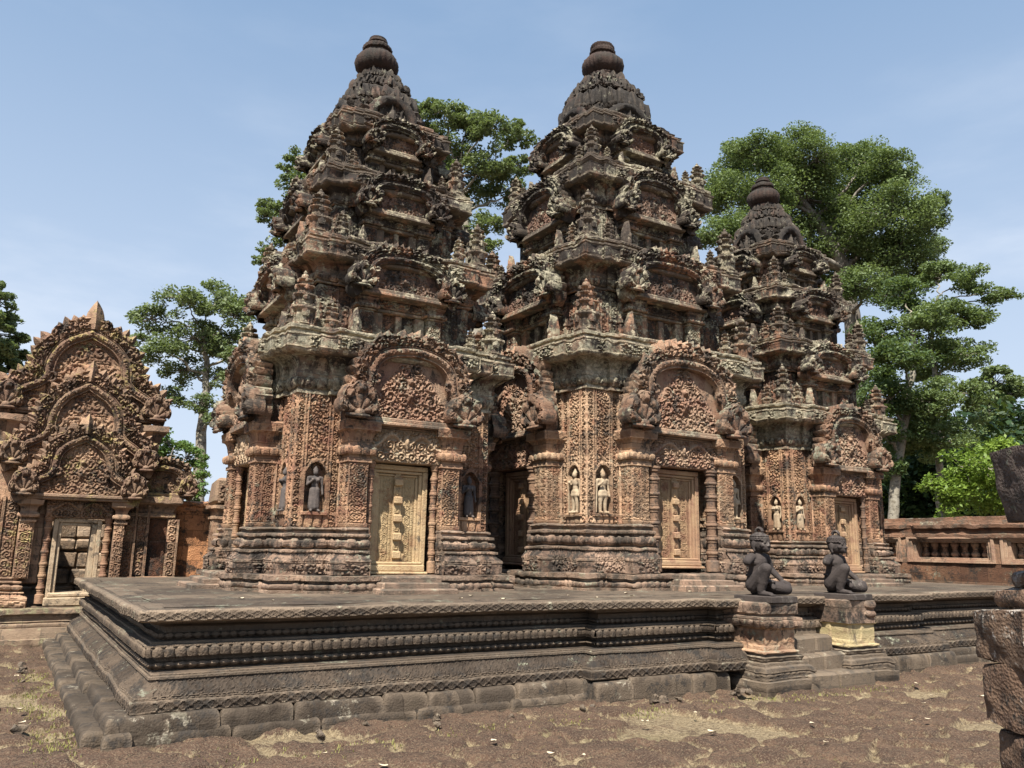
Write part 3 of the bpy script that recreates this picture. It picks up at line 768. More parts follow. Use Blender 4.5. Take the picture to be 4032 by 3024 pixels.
def false_door(parent, y, z0, z1, half, mat, rz=0, cache={}):
    """stone door: stepped frame > two carved leaves and the bossed centre post"""
    key = (z1-z0, half, mat); h = z1-z0
    if key not in cache:
        f = MB(); a = half
        st = [(a, a-.07, 0.0), (a-.072, a-.115, -.035+.06), (a-.117, a-.15, .06)]
        for o, i_, yy in st:
            t = o-i_
            for sx in (-1, 1): f.box((min(sx*o, sx*i_), yy, 0 if sx else 0), (max(sx*o, sx*i_), yy+.2, h-(a-o)-t), .008)
            f.box((-o, yy, h-(a-o)-t+.001), (o, yy+.2, h-(a-o)), .008)
        f.box((-a+.02, -.05, -.05), (a-.02, .2, .035), .012); f.box((-a-.02, -.09, -.09), (a+.02, .2, -.052), .012); f.box((-a+.05, -.02, .036), (a-.05, .2, .07), .01)
        f.weather(.003, .006, 4)
        p = MB(); wi = a-.15; pw = wi-.055
        def rdoor(u, v, t, Lw, H):
            x = np.abs(u); lp = R_leafpat(u, v, t, np.full(u.shape, Lw.max()*.56), H, .12, 3)
            bd = sm(1-np.abs(x-Lw*.36)/.018)*(.6+.4*np.sign(np.sin(v*2*pi/.03)))
            return np.where(x < Lw*.28, lp, np.where(x < Lw*.31, .05, bd*.8+.25*(x > Lw*.42)))
        panel(p, -pw/2, 0, pw/2, h-.22, 0, rdoor, .016, .011, {}, .012, None, .1)
        c = MB(); c.box((-.055, 0, 0), (.055, .15, h-.2), .008)
        for k in range(5):
            zz = .04+(h-.34)*k/4.2; c.box((-.06, -.05, zz), (.06, .0, zz+.10), .014)
            panel(c, -.04, zz+.115, .04, zz+.115+(h-.34)/4.2-.14, -.001, R_leafpat, .012, .012, dict(s=.09), .01, None, .0)
        c.weather(.002, .004, 8)
        cache[key] = (f.mesh('false_door', M[mat], 35), p.mesh('door_leaf', M[mat], 40), c.mesh('door_post', M[mat], 35), wi, pw)
    f, p, c, wi, pw = cache[key]
    o = link('false_door', f, parent, (-y*sin(rz), y*cos(rz), z0), rz)
    for sx in (-1, 1): link('door_leaf', p, o, (sx*(wi-pw/2+.0), .085, .07))
    link('door_post', c, o, (0, .05, .07))
    return o

def pilaster(parent, x, yf, z0, zs, z1, hw, dep, mat, rz=0, cache={}, capo=.10):
    key = (hw, dep, z0, zs, z1, mat, capo)
    if key not in cache:
        mb = MB(); h = z1-zs
        b = [('l', .015, z0+.06), ('l', 0, z0+.07), ('l', 0, zs, R_leafpat, .022, 0, {'s': .115}), ('l', .03, zs+.01), ('l', .03, zs+.10*h), ('l', .008, zs+.12*h), ('l', .008, zs+.18*h), ('l', .045, zs+.2*h), ('t', .05, zs+.36*h, R_lotus, .02, .02), ('l', .02, zs+.38*h), ('l', .02, zs+.46*h), ('o', capo*.8, zs+.74*h, R_lotus, .015, 0, {'s': .09}), ('l', capo, zs+.75*h), ('l', capo+.01, zs+.96*h, R_diamond, .008), ('l', capo-.02, z1)]
        sweep(mb, plan_rect(-hw, 0, hw, dep), 0, z0, b, .0115, .08, 3, .015, .004, (.003, .006), lambda i, n, a, c: n[1] < .5)
        cache[key] = mb.mesh('pilaster', M[mat], 40)
    return link('pilaster', cache[key], parent, (x*cos(rz)-yf*sin(rz), x*sin(rz)+yf*cos(rz), 0), rz)

def lintel(parent, y, z0, z1, half, mat, rz=0, dep=.3, cache={}):
    key = (z1-z0, half, mat)
    if key not in cache:
        mb = MB(); panel(mb, -half, 0, half, z1-z0, 0, R_lintel, .055, .014, dict(Wt=half), .02, None, dep); mb.weather(.003, .006, 6)
        cache[key] = mb.mesh('lintel', M[mat], 45)
    return link('lintel', cache[key], parent, (-y*sin(rz), y*cos(rz), z0), rz)

# ------------------------------------------------------------------ the temple towers
def temple_tower(label, c, p):
    T = empty('temple_tower', (c[0], c[1], 0)); tag(T, label, 'tower', 'towers on the terrace')
    W, a1, a2, pj = p['w'], p['a1'], p['a2'], p['pj']; zf, zp_, zb, zw, zc0, zc1 = p['z']
    sd_ = p['seed']
    base_plan, bmul = plan_gap(W, [(a1, pj), (a2, -.12)])
    pl = plan_redent(W, [(a1+.18, .14), (a1-.08, pj-.06)])
    mb = MB(); sweep(mb, pl, .30, zf-.01, plinth_bands(zf, zp_), .022, .2, sd_, .03); mb.build('plinth', M['base'], T)
    mb = MB(); sweep(mb, base_plan, .17, zp_, base_bands(zp_, zb), .014, .2, sd_+1, .03, mul=bmul); mb.build('base_mouldings', M['base'], T)
    wp = plan_redent(W, [(a1+.02, .04), (a2, -.10)])
    mb = MB(); Lp = W-a1-.02
    sweep(mb, wp, 0, zb-.01, [('l', 0, zw+.02, R_pier, .027, 0, dict(nz0=p['nz'][0], nh=p['nz'][1], nw=p['nz'][2], bar=p['bar']))], .0115, .25, sd_+2, 0, .006, (.003, .006))
    mb.build('wall', M[p['wm']], T, smooth=50)
    cp = plan_redent(W, [(a1+.20, .07), (a1-.02, .11)])
    mb = MB(); sweep(mb, cp, 0, zw, cap_bands(zw, zc0, zc1, p['pr'], inn=-.6, fa=.042), .014, .15, sd_+3, .05, .012, (.004, .012)); mb.build('cornice', M['cornice'], T)
    # facades: front, left, right, back
    for k, rz in enumerate((0, -pi/2, pi/2, pi)):
        if k == 3: continue
        full = k < 2
        for sx in (-1, 1):
            pilaster(T, sx*(a1+a2)/2, -W-pj+.03, zb-.01, p['zs'], p['zt'], (a1-a2)/2-.012, pj+.2, p['wm'], rz)
            if full: colonnette(T, sx*p['cx'], -W-.17-p['cr'], zp_+.02, p['zl0'], p['cr'], p['cm'], rz)
        if full:
            false_door(T, -W-.12, p['zd0'], p['zd1'], p['dh'], p['dm'], rz)
            lintel(T, -W-.27, p['zl0'], p['zl1'], a2+.03, p['lm'], rz)
            e = MB(); e.box((-a2-.06, -W-pj*.9, p['zl1']+.001), (a2+.06, -W+.2, p['zt']-.052), .012); e.build('entablature', M['base'], T, (0, 0, 0), rz)
            s = MB()
            for q in range(3): s.box((-p['dh']*1.0-.05*(2-q), -W-pj-.58+.14*q, zf-.02), (p['dh']*1.0+.05*(2-q), -W-.0, zf+(zp_-zf)*(q+1)/3.-.002*q), .015)
            s.weather(.006, .012, 4); s.build('door_step', M['base'], T, (0, 0, 0), rz)
            for sx in (-1, 1):
                px = sx*(W+a1+.02)/2
                f = link('niche_figure', devata_mesh(p['male'], p['fm']), T, (px*cos(rz)-(-W-.0)*sin(rz), px*sin(rz)+(-W-.0)*cos(rz), zb+p['nz'][0]-.008), rz, (p['nz'][1]*.93,)*3)
        pediment(T, 0, -W-pj-.07, p['zt'], p['pw'], p['ph'], p['pc'], band=p['pb'], back=pj+.3, naga=p['ng'], rz=rz, leafsz=p['pc']*.62, seed=sd_+k, res=.012, tymp_y=.09, tamp=.07)
    # upper tiers
    n = len(p['tiers'])
    for i, (z0, zk, k0, k1, wt, wc) in enumerate(p['tiers']):
        mb = MB(); b1, b2 = wt*.60, wt*.40
        plw = plan_redent(wt, [(b1, .07), (b2, .02)])
        sweep(mb, plw, .10, z0-.03, [('l', .10, z0+.06, R_diamond, .01), ('l', .03, z0+.07), ('l', .03, z0+.10), ('l', 0, z0+.11), ('l', 0, zk, R_pier, .022, 0, dict(niche=False, bar=wt*.1))], .02, .2, sd_+10+i, 0, .008, (.005, .01))
        plc = plan_redent(wt, [(wt*.76, .05), (wt*.56, .08)])
        sweep(mb, plc, 0, zk, cap_bands(zk, k0, k1, wc-wt-.0, inn=-.45*wt, top=.035, fa=.036), .016, .12, sd_+20+i, .06, .014, (.005, .014))
        mb.build('tier', M['tier'] if i < n-1 else M['tierdark'], T)
        zph = zk-.02-(k0-zk)*.15; hh = (k1-zph)*.92
        for k, rz in enumerate((0, -pi/2, pi/2)):
            bay = wt*.44
            for sx in (-1, 1):
                pilaster(T, sx*bay*1.02, -wt-(wc-wt)*.72, z0+.02, z0+(zph-z0)*.62, zph-.03, wt*.085, .42, 'tier', rz, capo=.05)
            d = MB(); dw = bay*.78; hz_ = (zph-z0)*.66
            d.box((-dw, -wt-.10, z0+.02), (-dw*.62, -wt+.1, z0+hz_), .01); d.box((dw*.62, -wt-.10, z0+.02), (dw, -wt+.1, z0+hz_), .01)
            d.box((-dw*.12, -wt-.09, z0+.02), (dw*.12, -wt+.1, z0+hz_*.98), .01); d.box((-dw, -wt-.12, z0+hz_+.001), (dw, -wt+.1, z0+hz_+.05), .01)
            panel(d, -dw*1.05, z0+hz_+.055, dw*1.05, zph-.04, -wt-.13, R_lintel, .04, .018, dict(Wt=dw), .02, None, .2)
            d.build('blind_door', M['tier'], T, (0, 0, 0), rz)
            pediment(T, 0, -wc-.09, zph, wt*.50, hh*.88, max(.10, .17*wt), band=.085+.03*wt, back=.5, naga=(.20*wt+.05, .26*wt+.05), rz=rz, leafsz=max(.09, .11*wt), mats=('tier', 'tympu', 'tier'), seed=sd_+40+i*3, tymp_y=.10, res=.02, tamp=.05)
        # corner turrets and leaf-shaped antefixes stand on the cornice below
        wl = (p['pr']+W-.24) if i == 0 else p['tiers'][i-1][5]-.18
        zl = (zc1 if i == 0 else p['tiers'][i-1][3])+.075
        rg = random.Random(sd_*7+i); hs = (zk-z0)*.95+.28
        for sx in (-1, 1):
            for sy in (-1, 1):
                link('turret', turret_mesh(0), T, (sx*wl, sy*wl, zl), rg.uniform(-.1, .1), (hs*.82*rg.uniform(.92, 1.06),)*2+(hs*.82*rg.uniform(.9, 1.05),))
        for rz in (0, -pi/2, pi/2):
            for sx in (-1, 1):
                for q, (fx, hh2) in enumerate(((.74, .62), (.50, .5))):
                    if rg.random() < .16: continue
                    px, py = sx*wl*fx, -wl-.02-.04*(q == 1); ss = hs*hh2*rg.uniform(.7, 1.05)
                    link('antefix' if q else 'turret', antefix_mesh(0) if q else turret_mesh(0), T, (px*cos(rz)-py*sin(rz), px*sin(rz)+py*cos(rz), zl), rz+rg.uniform(-.15, .15), (ss*(.62 if q else .8), ss*.8, ss*(.95 if q else .8)))
    # crown
    mb = MB(); zt = p['crown'][0][1]
    for j, (wd, za, zb_, wt2, bl) in enumerate(p['crownb']):
        plc = plan_redent(wd, [(wd*.68, wd*.10), (wd*.38, wd*.18)])
        sweep(mb, plc, 0, za, [('t', wt2-wd, zb_, R_lotus if j % 2 else R_foliage, .035, bl), ('l', wt2-wd-.05, zb_+.03), ('l', -wd*.8, zb_+.04)], .022, .08, sd_+60+j, .03, .012, (.014, .016))
    for j, (wd, za, zb_, wt2, bl) in enumerate(p['crownb']):
        n_ = (20, 20, 16, 14)[j % 4]
        for q in range(n_):
            a = 2*pi*(q+.5*(j % 2))/n_; big = 1.25 if q % (n_//4) == 0 else 1.
            lm = MB(); hh = (zb_-za)*.82*big; leaf(lm, 0, 0, 0, hh, wd*.30*big, 0, .07, .12, 6); leaf(lm, 0, 0, 0, hh*.55, wd*.2, -.035, .03, .05, 5)
            rr = wd*1.13+bl*.6; sh = (wd-wt2)/(zb_-za)
            lm.xf(lambda V: np.stack([V[:, 0]*cos(a)-(V[:, 1]-rr+V[:, 2]*sh*.75)*sin(a), V[:, 0]*sin(a)+(V[:, 1]-rr+V[:, 2]*sh*.75)*cos(a), V[:, 2]+za+.02], 1))
            lm.weather(.012, .014, sd_+q); mb.merge(lm)
    mb.build('crown', M['crown'], T)
    zc = p['crownb'][0][1]
    for k in range(4):
        rz = k*pi/2; wd = p['crownb'][0][0]
        am = link('crown_niche', crown_niche(), T, (wd*1.2*sin(rz), -wd*1.2*cos(rz), zc+.02), rz, (wd*1.0, .5, (p['crownb'][0][2]-zc)*1.05))
        rz += pi/4
        link('turret', turret_mesh(0), T, (wd*1.32*sin(rz), -wd*1.32*cos(rz), zc-.02), k*pi/2, (.62*wd,)*3)
    f = MB(); f.lathe(p['finial'], 96)
    f.xf(lambda V: V*np.stack([1+.022*np.cos(np.arctan2(V[:, 1], V[:, 0])*24)*(np.hypot(V[:, 0], V[:, 1]) > .2)]*2+[1+0*V[:, 0]], 1)); f.weather(.010, .022, sd_); f.build('finial', M['finial'], T, (p.get('lean', 0), 0, 0), smooth=40)
    return T

_cn = []
def crown_niche():
    if not _cn:
        mb = MB(); P = np.array([(.62*cos(a), .3+.62*sin(a)) for a in np.linspace(-.3, pi+.3, 24)])
        tg = np.gradient(P, axis=0); tg /= np.linalg.norm(tg, axis=1)[:, None]; nn = np.stack([tg[:, 1], -tg[:, 0]], 1)
        o = np.array([-.12, -.12, -.05, .05, .16, .2, .2]); dp = np.array([-.5, .02, .12, .14, .1, 0, -.6])
        mb.grid(np.stack([P[:, 0, None]+nn[:, 0, None]*o, -dp+0*P[:, 0, None], P[:, 1, None]+nn[:, 1, None]*o], -1), flip=True)
        for a in np.linspace(-.1, pi+.1, 11): leaf(mb, .78*cos(a), .3+.78*sin(a), pi/2-a, .2, .22, -.02, .06, .2, 5)
        mb.box((-.4, .1, 0), (.4, .6, .8), .03); mb.ell((0, -.02, .35), (.16, .14, .3), 8); mb.weather(.03, .02, 3)
        _cn.append(mb.mesh('crown_niche', M['crown'], 45))
    return _cn[0]

M['tierdark'] = stone('dark_upper_tier_stone', (.20, .11, .075), (.24, .155, .11), (.14, .08, .06), la=.22, ba=.9, mo=.7)
M['finial'] = stone('dark_finial_stone', (.055, .034, .028), (.075, .048, .038), (.035, .024, .02), la=0, ba=.55, blk=False, mo=.5, wear=.1)
M['devdark'] = stone('blackened_figure_stone', (.115, .10, .095), (.16, .13, .115), (.08, .07, .066), la=0, ba=.1, blk=False, bump=.2, mo=.05)
M['devtan'] = stone('tan_figure_stone', (.47, .35, .22), (.54, .42, .28), (.38, .26, .16), la=0, ba=.05, blk=False, bump=.2, mo=.05)
M['colred'] = stone('red_colonnette_stone', (.34, .18, .11), (.42, .26, .15), (.26, .13, .085), la=0, ba=.15, blk=False)
M['coldark'] = stone('dark_colonnette_stone', (.20, .12, .08), (.30, .18, .11), (.13, .09, .07), la=0, ba=.3, blk=False)
M['lintan'] = stone('tan_lintel_stone', (.44, .30, .18), (.50, .36, .23), (.36, .21, .13), la=.05, ba=.1, blk=False, mo=.08)

# ------------------------------------------------------------------ ground
def ground():
    xs = np.concatenate([[-900, -300, -100, -40, -20, -10, -6], np.arange(-3.2, 13, .032), [13.5, 14.5, 16, 18, 21, 26, 35, 50, 100, 300, 900]])
    ys = np.concatenate([[-300, -60, -15, -4, 0, 1], np.arange(1.6, 8.2, .03), np.arange(8.25, 16.4, .06), [17, 18, 20, 23, 27, 33, 45, 70, 150, 400, 900]])
    X, Y = np.meshgrid(xs, ys); P = np.stack([X.ravel(), Y.ravel(), X.ravel()*0], 1)
    wx = X/.62+.5*(fbm(P, .9, 2, 3).reshape(X.shape)-.5); wy = Y/.46+.5*(fbm(P, .9, 2, 8).reshape(X.shape)-.5)
    a = RD(-14); ux, uy = wx*cos(a)-wy*sin(a), wx*sin(a)+wy*cos(a)
    f1, f2, du, dv, cid = worley(ux, uy, 21)
    gap = f2-f1
    cov = fbm(P, .55, 3, 31).reshape(X.shape); cov2 = fbm(P, 3.2, 3, 33).reshape(X.shape)
    right = sm((X-Y*.35-3.3)/3.)
    lum = sm((gap-.03-.5*np.clip(.50-cov, -.1, .5)*(1-.75*right)-.30*(cov2-.5)-.30*(fbm(P, 9, 3, 35).reshape(X.shape)-.5))*5)*(cid > .08)
    fine = fbm(P, 12, 4, 41).reshape(X.shape)-.5; mid = fbm(P, 4.2, 3, 43).reshape(X.shape)-.5
    Z = .048*lum*(.6+.8*cid)-.02+.05*mid*(.4+lum)+.045*fine*(.35+lum)-.02*right*np.abs(np.sin(X*1.3+Y*3+mid*4))
    far = sm((np.abs(X-5)-14)/10)+sm((Y-17)/8)+sm((1-Y)/6)
    jl = sm(1-gap*14)*(.25+.75*right)*(cid > -1); Z = Z-.035*jl; Z = Z*np.clip(1-far, 0, 1)-.03
    sand = np.clip((1-lum)*(.75+.9*np.clip(fbm(P, 1.7, 3, 51).reshape(X.shape)-.2, 0, 1))-.6*np.clip(cov2-.52, 0, 1)*3, 0, 1)
    mb = MB(); mb.grid(np.stack([X, Y, Z], -1), np.stack([X, Y], -1), sand+1e-4)
    m, t, b = nodes_of('ground_earth'); g = NT(t)
    at = g.n('ShaderNodeAttribute'); at.attribute_name = 'kind'
    pos = g.n('ShaderNodeNewGeometry').outputs['Position']
    n1 = g.noise(pos, 2.3, 5, .65); n2 = g.noise(pos, 22, 5, .7); n3 = g.noise(pos, 70, 3, .6); n0 = g.noise(pos, .7, 3, .5)
    lat = g.mix(g.ramp(n1, .35, .65), (.07, .042, .029), (.125, .076, .049)); lat = g.mix(g.ramp(n2, .5, .68), lat, (.045, .03, .022)); lat = g.mix(g.ramp(n3, .50, .62, 0, .8), lat, (.19, .14, .092)); lat = g.mix(g.ramp(g.noise(pos, 44, 4, .75), .54, .64, 0, .85), lat, (.028, .019, .014))
    snd = g.mix(g.ramp(n2, .35, .65), (.22, .165, .095), (.31, .245, .15)); snd = g.mix(g.ramp(n3, .5, .66, 0, .8), snd, (.10, .07, .042))
    snd = g.mix(g.ramp(n0, .54, .66, 0, .3), snd, (.13, .125, .05)); snd = g.mix(g.ramp(g.noise(pos, 30, 4, .75), .52, .62, 0, .8), snd, (.075, .052, .034))
    f = g.ramp(g.math('ADD', at.outputs['Fac'], g.math('ADD', g.math('MULTIPLY', g.math('SUBTRACT', n2, .5), 2.0), g.math('MULTIPLY', g.math('SUBTRACT', n3, .5), 1.8))), .22, .72)
    col = g.mix(f, lat, snd)
    moss = g.ramp(g.noise(pos, 1.6, 5, .7), .66, .74, 0, .55); col = g.mix(moss, col, (.13, .15, .03))
    t.links.new(col, b.inputs['Base Color']); b.inputs['Roughness'].default_value = .95
    h = g.math('ADD', g.math('MULTIPLY', n2, .7), g.math('MULTIPLY', n3, .4))
    bp = g.n('ShaderNodeBump', Height=h, Strength=1.0, Distance=.05); t.links.new(bp.outputs[0], b.inputs['Normal'])
    o = mb.build('ground', m, smooth=180); tag(o, kind='structure')
ground()

# ------------------------------------------------------------------ terrace
ZP = 1.03
def terrace():
    T = empty('stone_terrace', (1.05, 7.77, 0)); tag(T, 'long dark moulded stone terrace carrying the three towers', 'terrace')
    ox, oy = 1.05, 7.77
    pts = [(1.05, 7.77), (5.74, 7.77), (5.74, 7.58), (7.50, 7.58), (7.50, 7.44), (10.44, 7.44), (10.44, 7.58), (12.20, 7.58), (12.20, 7.77), (16.9, 7.77), (16.9, 15.), (1.05, 15.)]
    plan = [(x-ox, y-oy) for x, y in pts]
    fine = lambda i, n, a, b: n[1] < -.5 or n[0] < -.5
    plan_low = [(x+(.13 if x < .01 else 0), y) for x, y in plan]
    mb = MB(); sweep(mb, plan_low, .13, .20, [('l', .14, .21), ('l', .14, .30, R_diamond, .012), ('l', .125, .305), ('l', .125, .325, R_dent, .008), ('c', -.02, .45, R_scrollrow, .014), ('l', .0, .455), ('l', .0, .475), ('l', -.02, .48), ('l', -.02, .495), ('l', -.19, .50)], .0105, .3, 5, .02, .005, (.002, .006), fine)
    mb.build('lower_moulding', M['terr'], T)
    mb = MB(); sweep(mb, plan, -.15, .49, [('l', -.20, .51), ('l', -.20, .52), ('t', -.17, .565, R_beads, .016, .035), ('l', -.22, .575), ('l', -.24, .615), ('l', -.12, .62), ('l', -.12, .63), ('t', -.12, .70, R_lotus, .024, .014, {'s': .095}), ('l', -.10, .705), ('l', -.10, .72), ('l', -.16, .725), ('l', -.16, .745), ('l', -.26, .75), ('l', -.26, .765), ('t', -.23, .80, R_beads, .02, .03), ('l', -.28, .81), ('l', -.28, .86), ('l', -.14, .90), ('l', -.14, .925), ('l', -.4, .93)], .0125, .3, 6, .03, .006, (.002, .006), fine)
    mb.build('middle_moulding', M['terr'], T)
    mb = MB(); sweep(mb, plan, -.3, .922, [('l', -.03, .923), ('l', -.02, .932), ('l', 0, .936), ('l', 0, 1.015, R_diamond, .010, 0, {'s': .14}), ('l', -.015, ZP), ('l', -.3, ZP+.002)], .0105, .3, 7, .07, .010, (.002, .010), fine)
    xs = np.linspace(.25, 15.6, 240); ys = np.linspace(.25, 7.1, 130); X, Y = np.meshgrid(xs, ys)
    P = np.stack([X.ravel(), Y.ravel(), 0*X.ravel()], 1); Z = ZP+.002+.010*(fbm(P, 2.5, 3, 4).reshape(X.shape)-.5)
    mb.grid(np.stack([X, Y, Z], -1), np.stack([X, Y], -1))
    for a, b, c in ((4.72, 6.5, -.0), (6.4, 9.45, -.12), (9.4, 11.2, 0)):
        xs = np.linspace(a, b, 60); ys = np.linspace(c+.1, .28, 16); X, Y = np.meshgrid(xs, ys); mb.grid(np.stack([X, Y, 0*X+ZP-.001], -1), np.stack([X, Y], -1))
    mb.build('paving_slab', M['slab'], T)
    # footing course of separate worn blocks
    rg = random.Random(12)
    def row(x0, x1, yb, yf, z0, z1, axis=0, jit=.02, lmin=.45, lmax=.95):
        x = x0; mb = MB()
        while x < x1-.05:
            ln = min(rg.uniform(lmin, lmax), x1-x)
            b = MB(); j = rg.uniform(-jit, jit); zt = z1+rg.uniform(-.015, .01)
            lo, hi = (x+.004, yf+j, z0), (x+ln-.004, yb, zt)
            if axis: lo, hi = (yf+j, x+.004, z0), (yb, x+ln-.004, zt)
            nx, ny = max(3, int((hi[0]-lo[0])/.05)), max(3, int((hi[1]-lo[1])/.05))
            for zq, pr_ in ((0, 1),):
                g = np.linspace(0, 1, nx+1); 
            e = .03
            pr = [(0, 0.), (0, .70), (.006, .84), (.016, .94), (.03, 1.0)]
            ring = []
            per = np.concatenate([np.stack([np.linspace(lo[0], hi[0], nx+1)[:-1], np.full(nx, lo[1])], 1), np.stack([np.full(ny, hi[0]), np.linspace(lo[1], hi[1], ny+1)[:-1]], 1),
                                  np.stack([np.linspace(hi[0], lo[0], nx+1)[:-1], np.full(nx, hi[1])], 1), np.stack([np.full(ny, lo[0]), np.linspace(hi[1], lo[1], ny+1)[:-1]], 1)])
            per = np.concatenate([per, per[:1]]); cx = (np.array(lo[:2])+np.array(hi[:2]))/2; hs = (np.array(hi[:2])-np.array(lo[:2]))/2
            R3 = [np.concatenate([cx+(per-cx)*(1-np.array(q[0])/hs), np.full((len(per), 1), z0+(zt-z0)*q[1])], 1) for q in pr]
            R3.append(np.concatenate([cx+(per-cx)*.3, np.full((len(per), 1), zt)], 1)); R3.append(np.concatenate([cx+(per-cx)*.01, np.full((len(per), 1), zt)], 1))
            b.grid(np.stack(R3)); b.weather(.007, .012, rg.randint(0, 99)); 
            mb.merge(b)
            x += ln
        mb.build('footing', M['kerb'], T, smooth=50)
    row(.02, 4.85, .2, -.235, -.1, .205); row(4.55, 6.55, .2, -.43, -.1, .20, jit=.03); row(9.2, 11.3, .2, -.43, -.1, .2); row(11.2, 16, .2, -.235, -.1, .2)
    row(.02, 4.85, .0, -.275, -.1, .085, jit=.035, lmin=.5, lmax=1.1); row(11.2, 15.9, .0, -.33, -.1, .10, jit=.04)
    row(-.235, 7.2, .3, -.17, -.1, .20, 1, .02, .7, 1.2); row(-.16, 7.3, 0, -.34, -.1, .10, 1, .02, .7, 1.3); row(-.285, -.15, 0.015, -.20, -.1, .09, 1, .0)
    # steps between the pedestals
    for k, (x0, x1, y0, z1) in enumerate(((7.45, 8.72, -.86, .16), (7.55, 8.48, -.62, .34), (7.58, 8.45, -.44, .54), (7.60, 8.44, -.22, .76), (7.6, 8.44, -.08, .93))):
        b = MB(); xm = x0+(x1-x0)*(.45+.08*k % .2)
        for xa, xb in ((x0, xm-.005), (xm+.005, x1)): b.box((xa, y0, -.1), (xb, .2, z1), .03)
        b.weather(.008, .02, k); b.build('step', M['kerb'], T, (0, 0, 0))
    return T
terrace()

def pedestal(name, x0, x1, y0, y1, label, broken):
    T = empty(name, ((x0+x1)/2, (y0+y1)/2, 0)); tag(T, label, 'pedestal', 'statue pedestals beside the steps')
    hx, hy = (x1-x0)/2, (y1-y0)/2; pl = plan_rect(-hx, -hy, hx, hy+.25)
    fn = lambda i, n, a, b: n[1] < .5
    mb = MB(); sweep(mb, pl, .16, -.06, [('l', .17, .10), ('l', .13, .11), ('l', .13, .20, R_scrollrow, .012), ('t', .08, .27, None, 0, .03), ('l', .08, .30), ('l', .03, .31), ('l', .05, .345, R_beads, .01), ('l', .06, .36), ('l', .0, .37), ('l', .0, .405)], .022, .1, 31, .05, .01, (.006, .012), fn)
    mb.build('base', M['kerb'], T)
    mb = MB(); sweep(mb, pl, -.03, .40, [('l', .02, .405), ('l', .02, .43, R_beads, .008), ('l', -.02, .44), ('l', -.03, .50, R_garland, .012), ('l', -.03, .68, R_garland if not broken else None, .012), ('l', .0, .70)], .022, .1, 32, .04, .01, (.005, .01), fn)
    mb.build('pedestal_block', M['yell' if broken else 'wallC'], T)
    mb = MB(); bb = [('l', .03, .71), ('t', .07, .79, R_lotus, .025, .02), ('l', .08, .80), ('l', .08, .825), ('l', .0, .83), ('l', .0, .86), ('l', .03, .865), ('l', .03, .985, R_diamond, .014), ('l', .0, 1.0), ('l', -.2, 1.002)]
    if broken: bb = [('l', .0, .9), ('l', .01, .985), ('l', -.03, 1.0), ('l', -.2, 1.002)]
    sweep(mb, pl, 0, .695, bb, .022, .1, 33, .09 if broken else .05, .012, (.006, .014), fn)
    mb.box((-.1, -.05, .7), (.1, .3, .99))
    if broken:
        b = MB(); b.ell((.19, -hy+.01, .90), (.12, .06, .07), 14); b.ell((.2, -hy+.02, .78), (.13, .05, .05), 14); b.weather(.03, .03, 3)
        mb.merge(b)
    mb.build('cap_stone', M['base'], T)
pedestal('statue_pedestal', 7.93, 8.50, 7.08, 7.52, 'moulded stone pedestal left of the steps with diamond carved top block', False)
pedestal('statue_pedestal', 9.55, 10.14, 7.12, 7.56, 'broken yellowish pedestal right of the steps with plain worn top block', True)

# ------------------------------------------------------------------ towers
side = dict(w=1.40, a1=.80, a2=.51, pj=.34, z=(ZP, 1.24, 1.82, 3.50, 4.02, 4.24), nz=(.20, .62, .135), bar=.095, wm='wall', fm='devdark', lm='lintan', dm='door', cm='colred', male=False, seed=1, pr=.26,
            zs=2.63, zt=3.19, cx=.455, cr=.045, zl0=2.67, zl1=3.11, zd0=1.33, zd1=2.66, dh=.405, pw=.63, ph=.94, pc=.24, pb=.14, ng=(.38, .46), lean=-.06,
            tiers=[(4.36, 5.08, 5.40, 5.62, 1.15, 1.41), (5.70, 6.36, 6.62, 6.83, .93, 1.15), (6.90, 7.45, 7.66, 7.87, .70, .88)],
            crown=[(0, 7.92)], crownb=[(.52, 7.92, 8.40, .51, .02), (.49, 8.45, 8.71, .42, .025), (.385, 8.75, 8.95, .32, .02), (.275, 8.99, 9.14, .22, .015)],
            finial=[(.24, 9.08), (.25, 9.14), (.23, 9.17), (.27, 9.20), (.325, 9.26), (.345, 9.34), (.335, 9.42), (.28, 9.49), (.235, 9.51), (.24, 9.53), (.205, 9.545), (.195, 9.57), (.235, 9.59), (.24, 9.63), (.225, 9.66), (.15, 9.69), (.135, 9.72), (.16, 9.735), (.155, 9.77), (.14, 9.78), (.14, 9.81), (.09, 9.84), (0, 9.85)])
temple_tower('tall side tower at the left end with an ochre stone door', (4.40, 11.55), side)
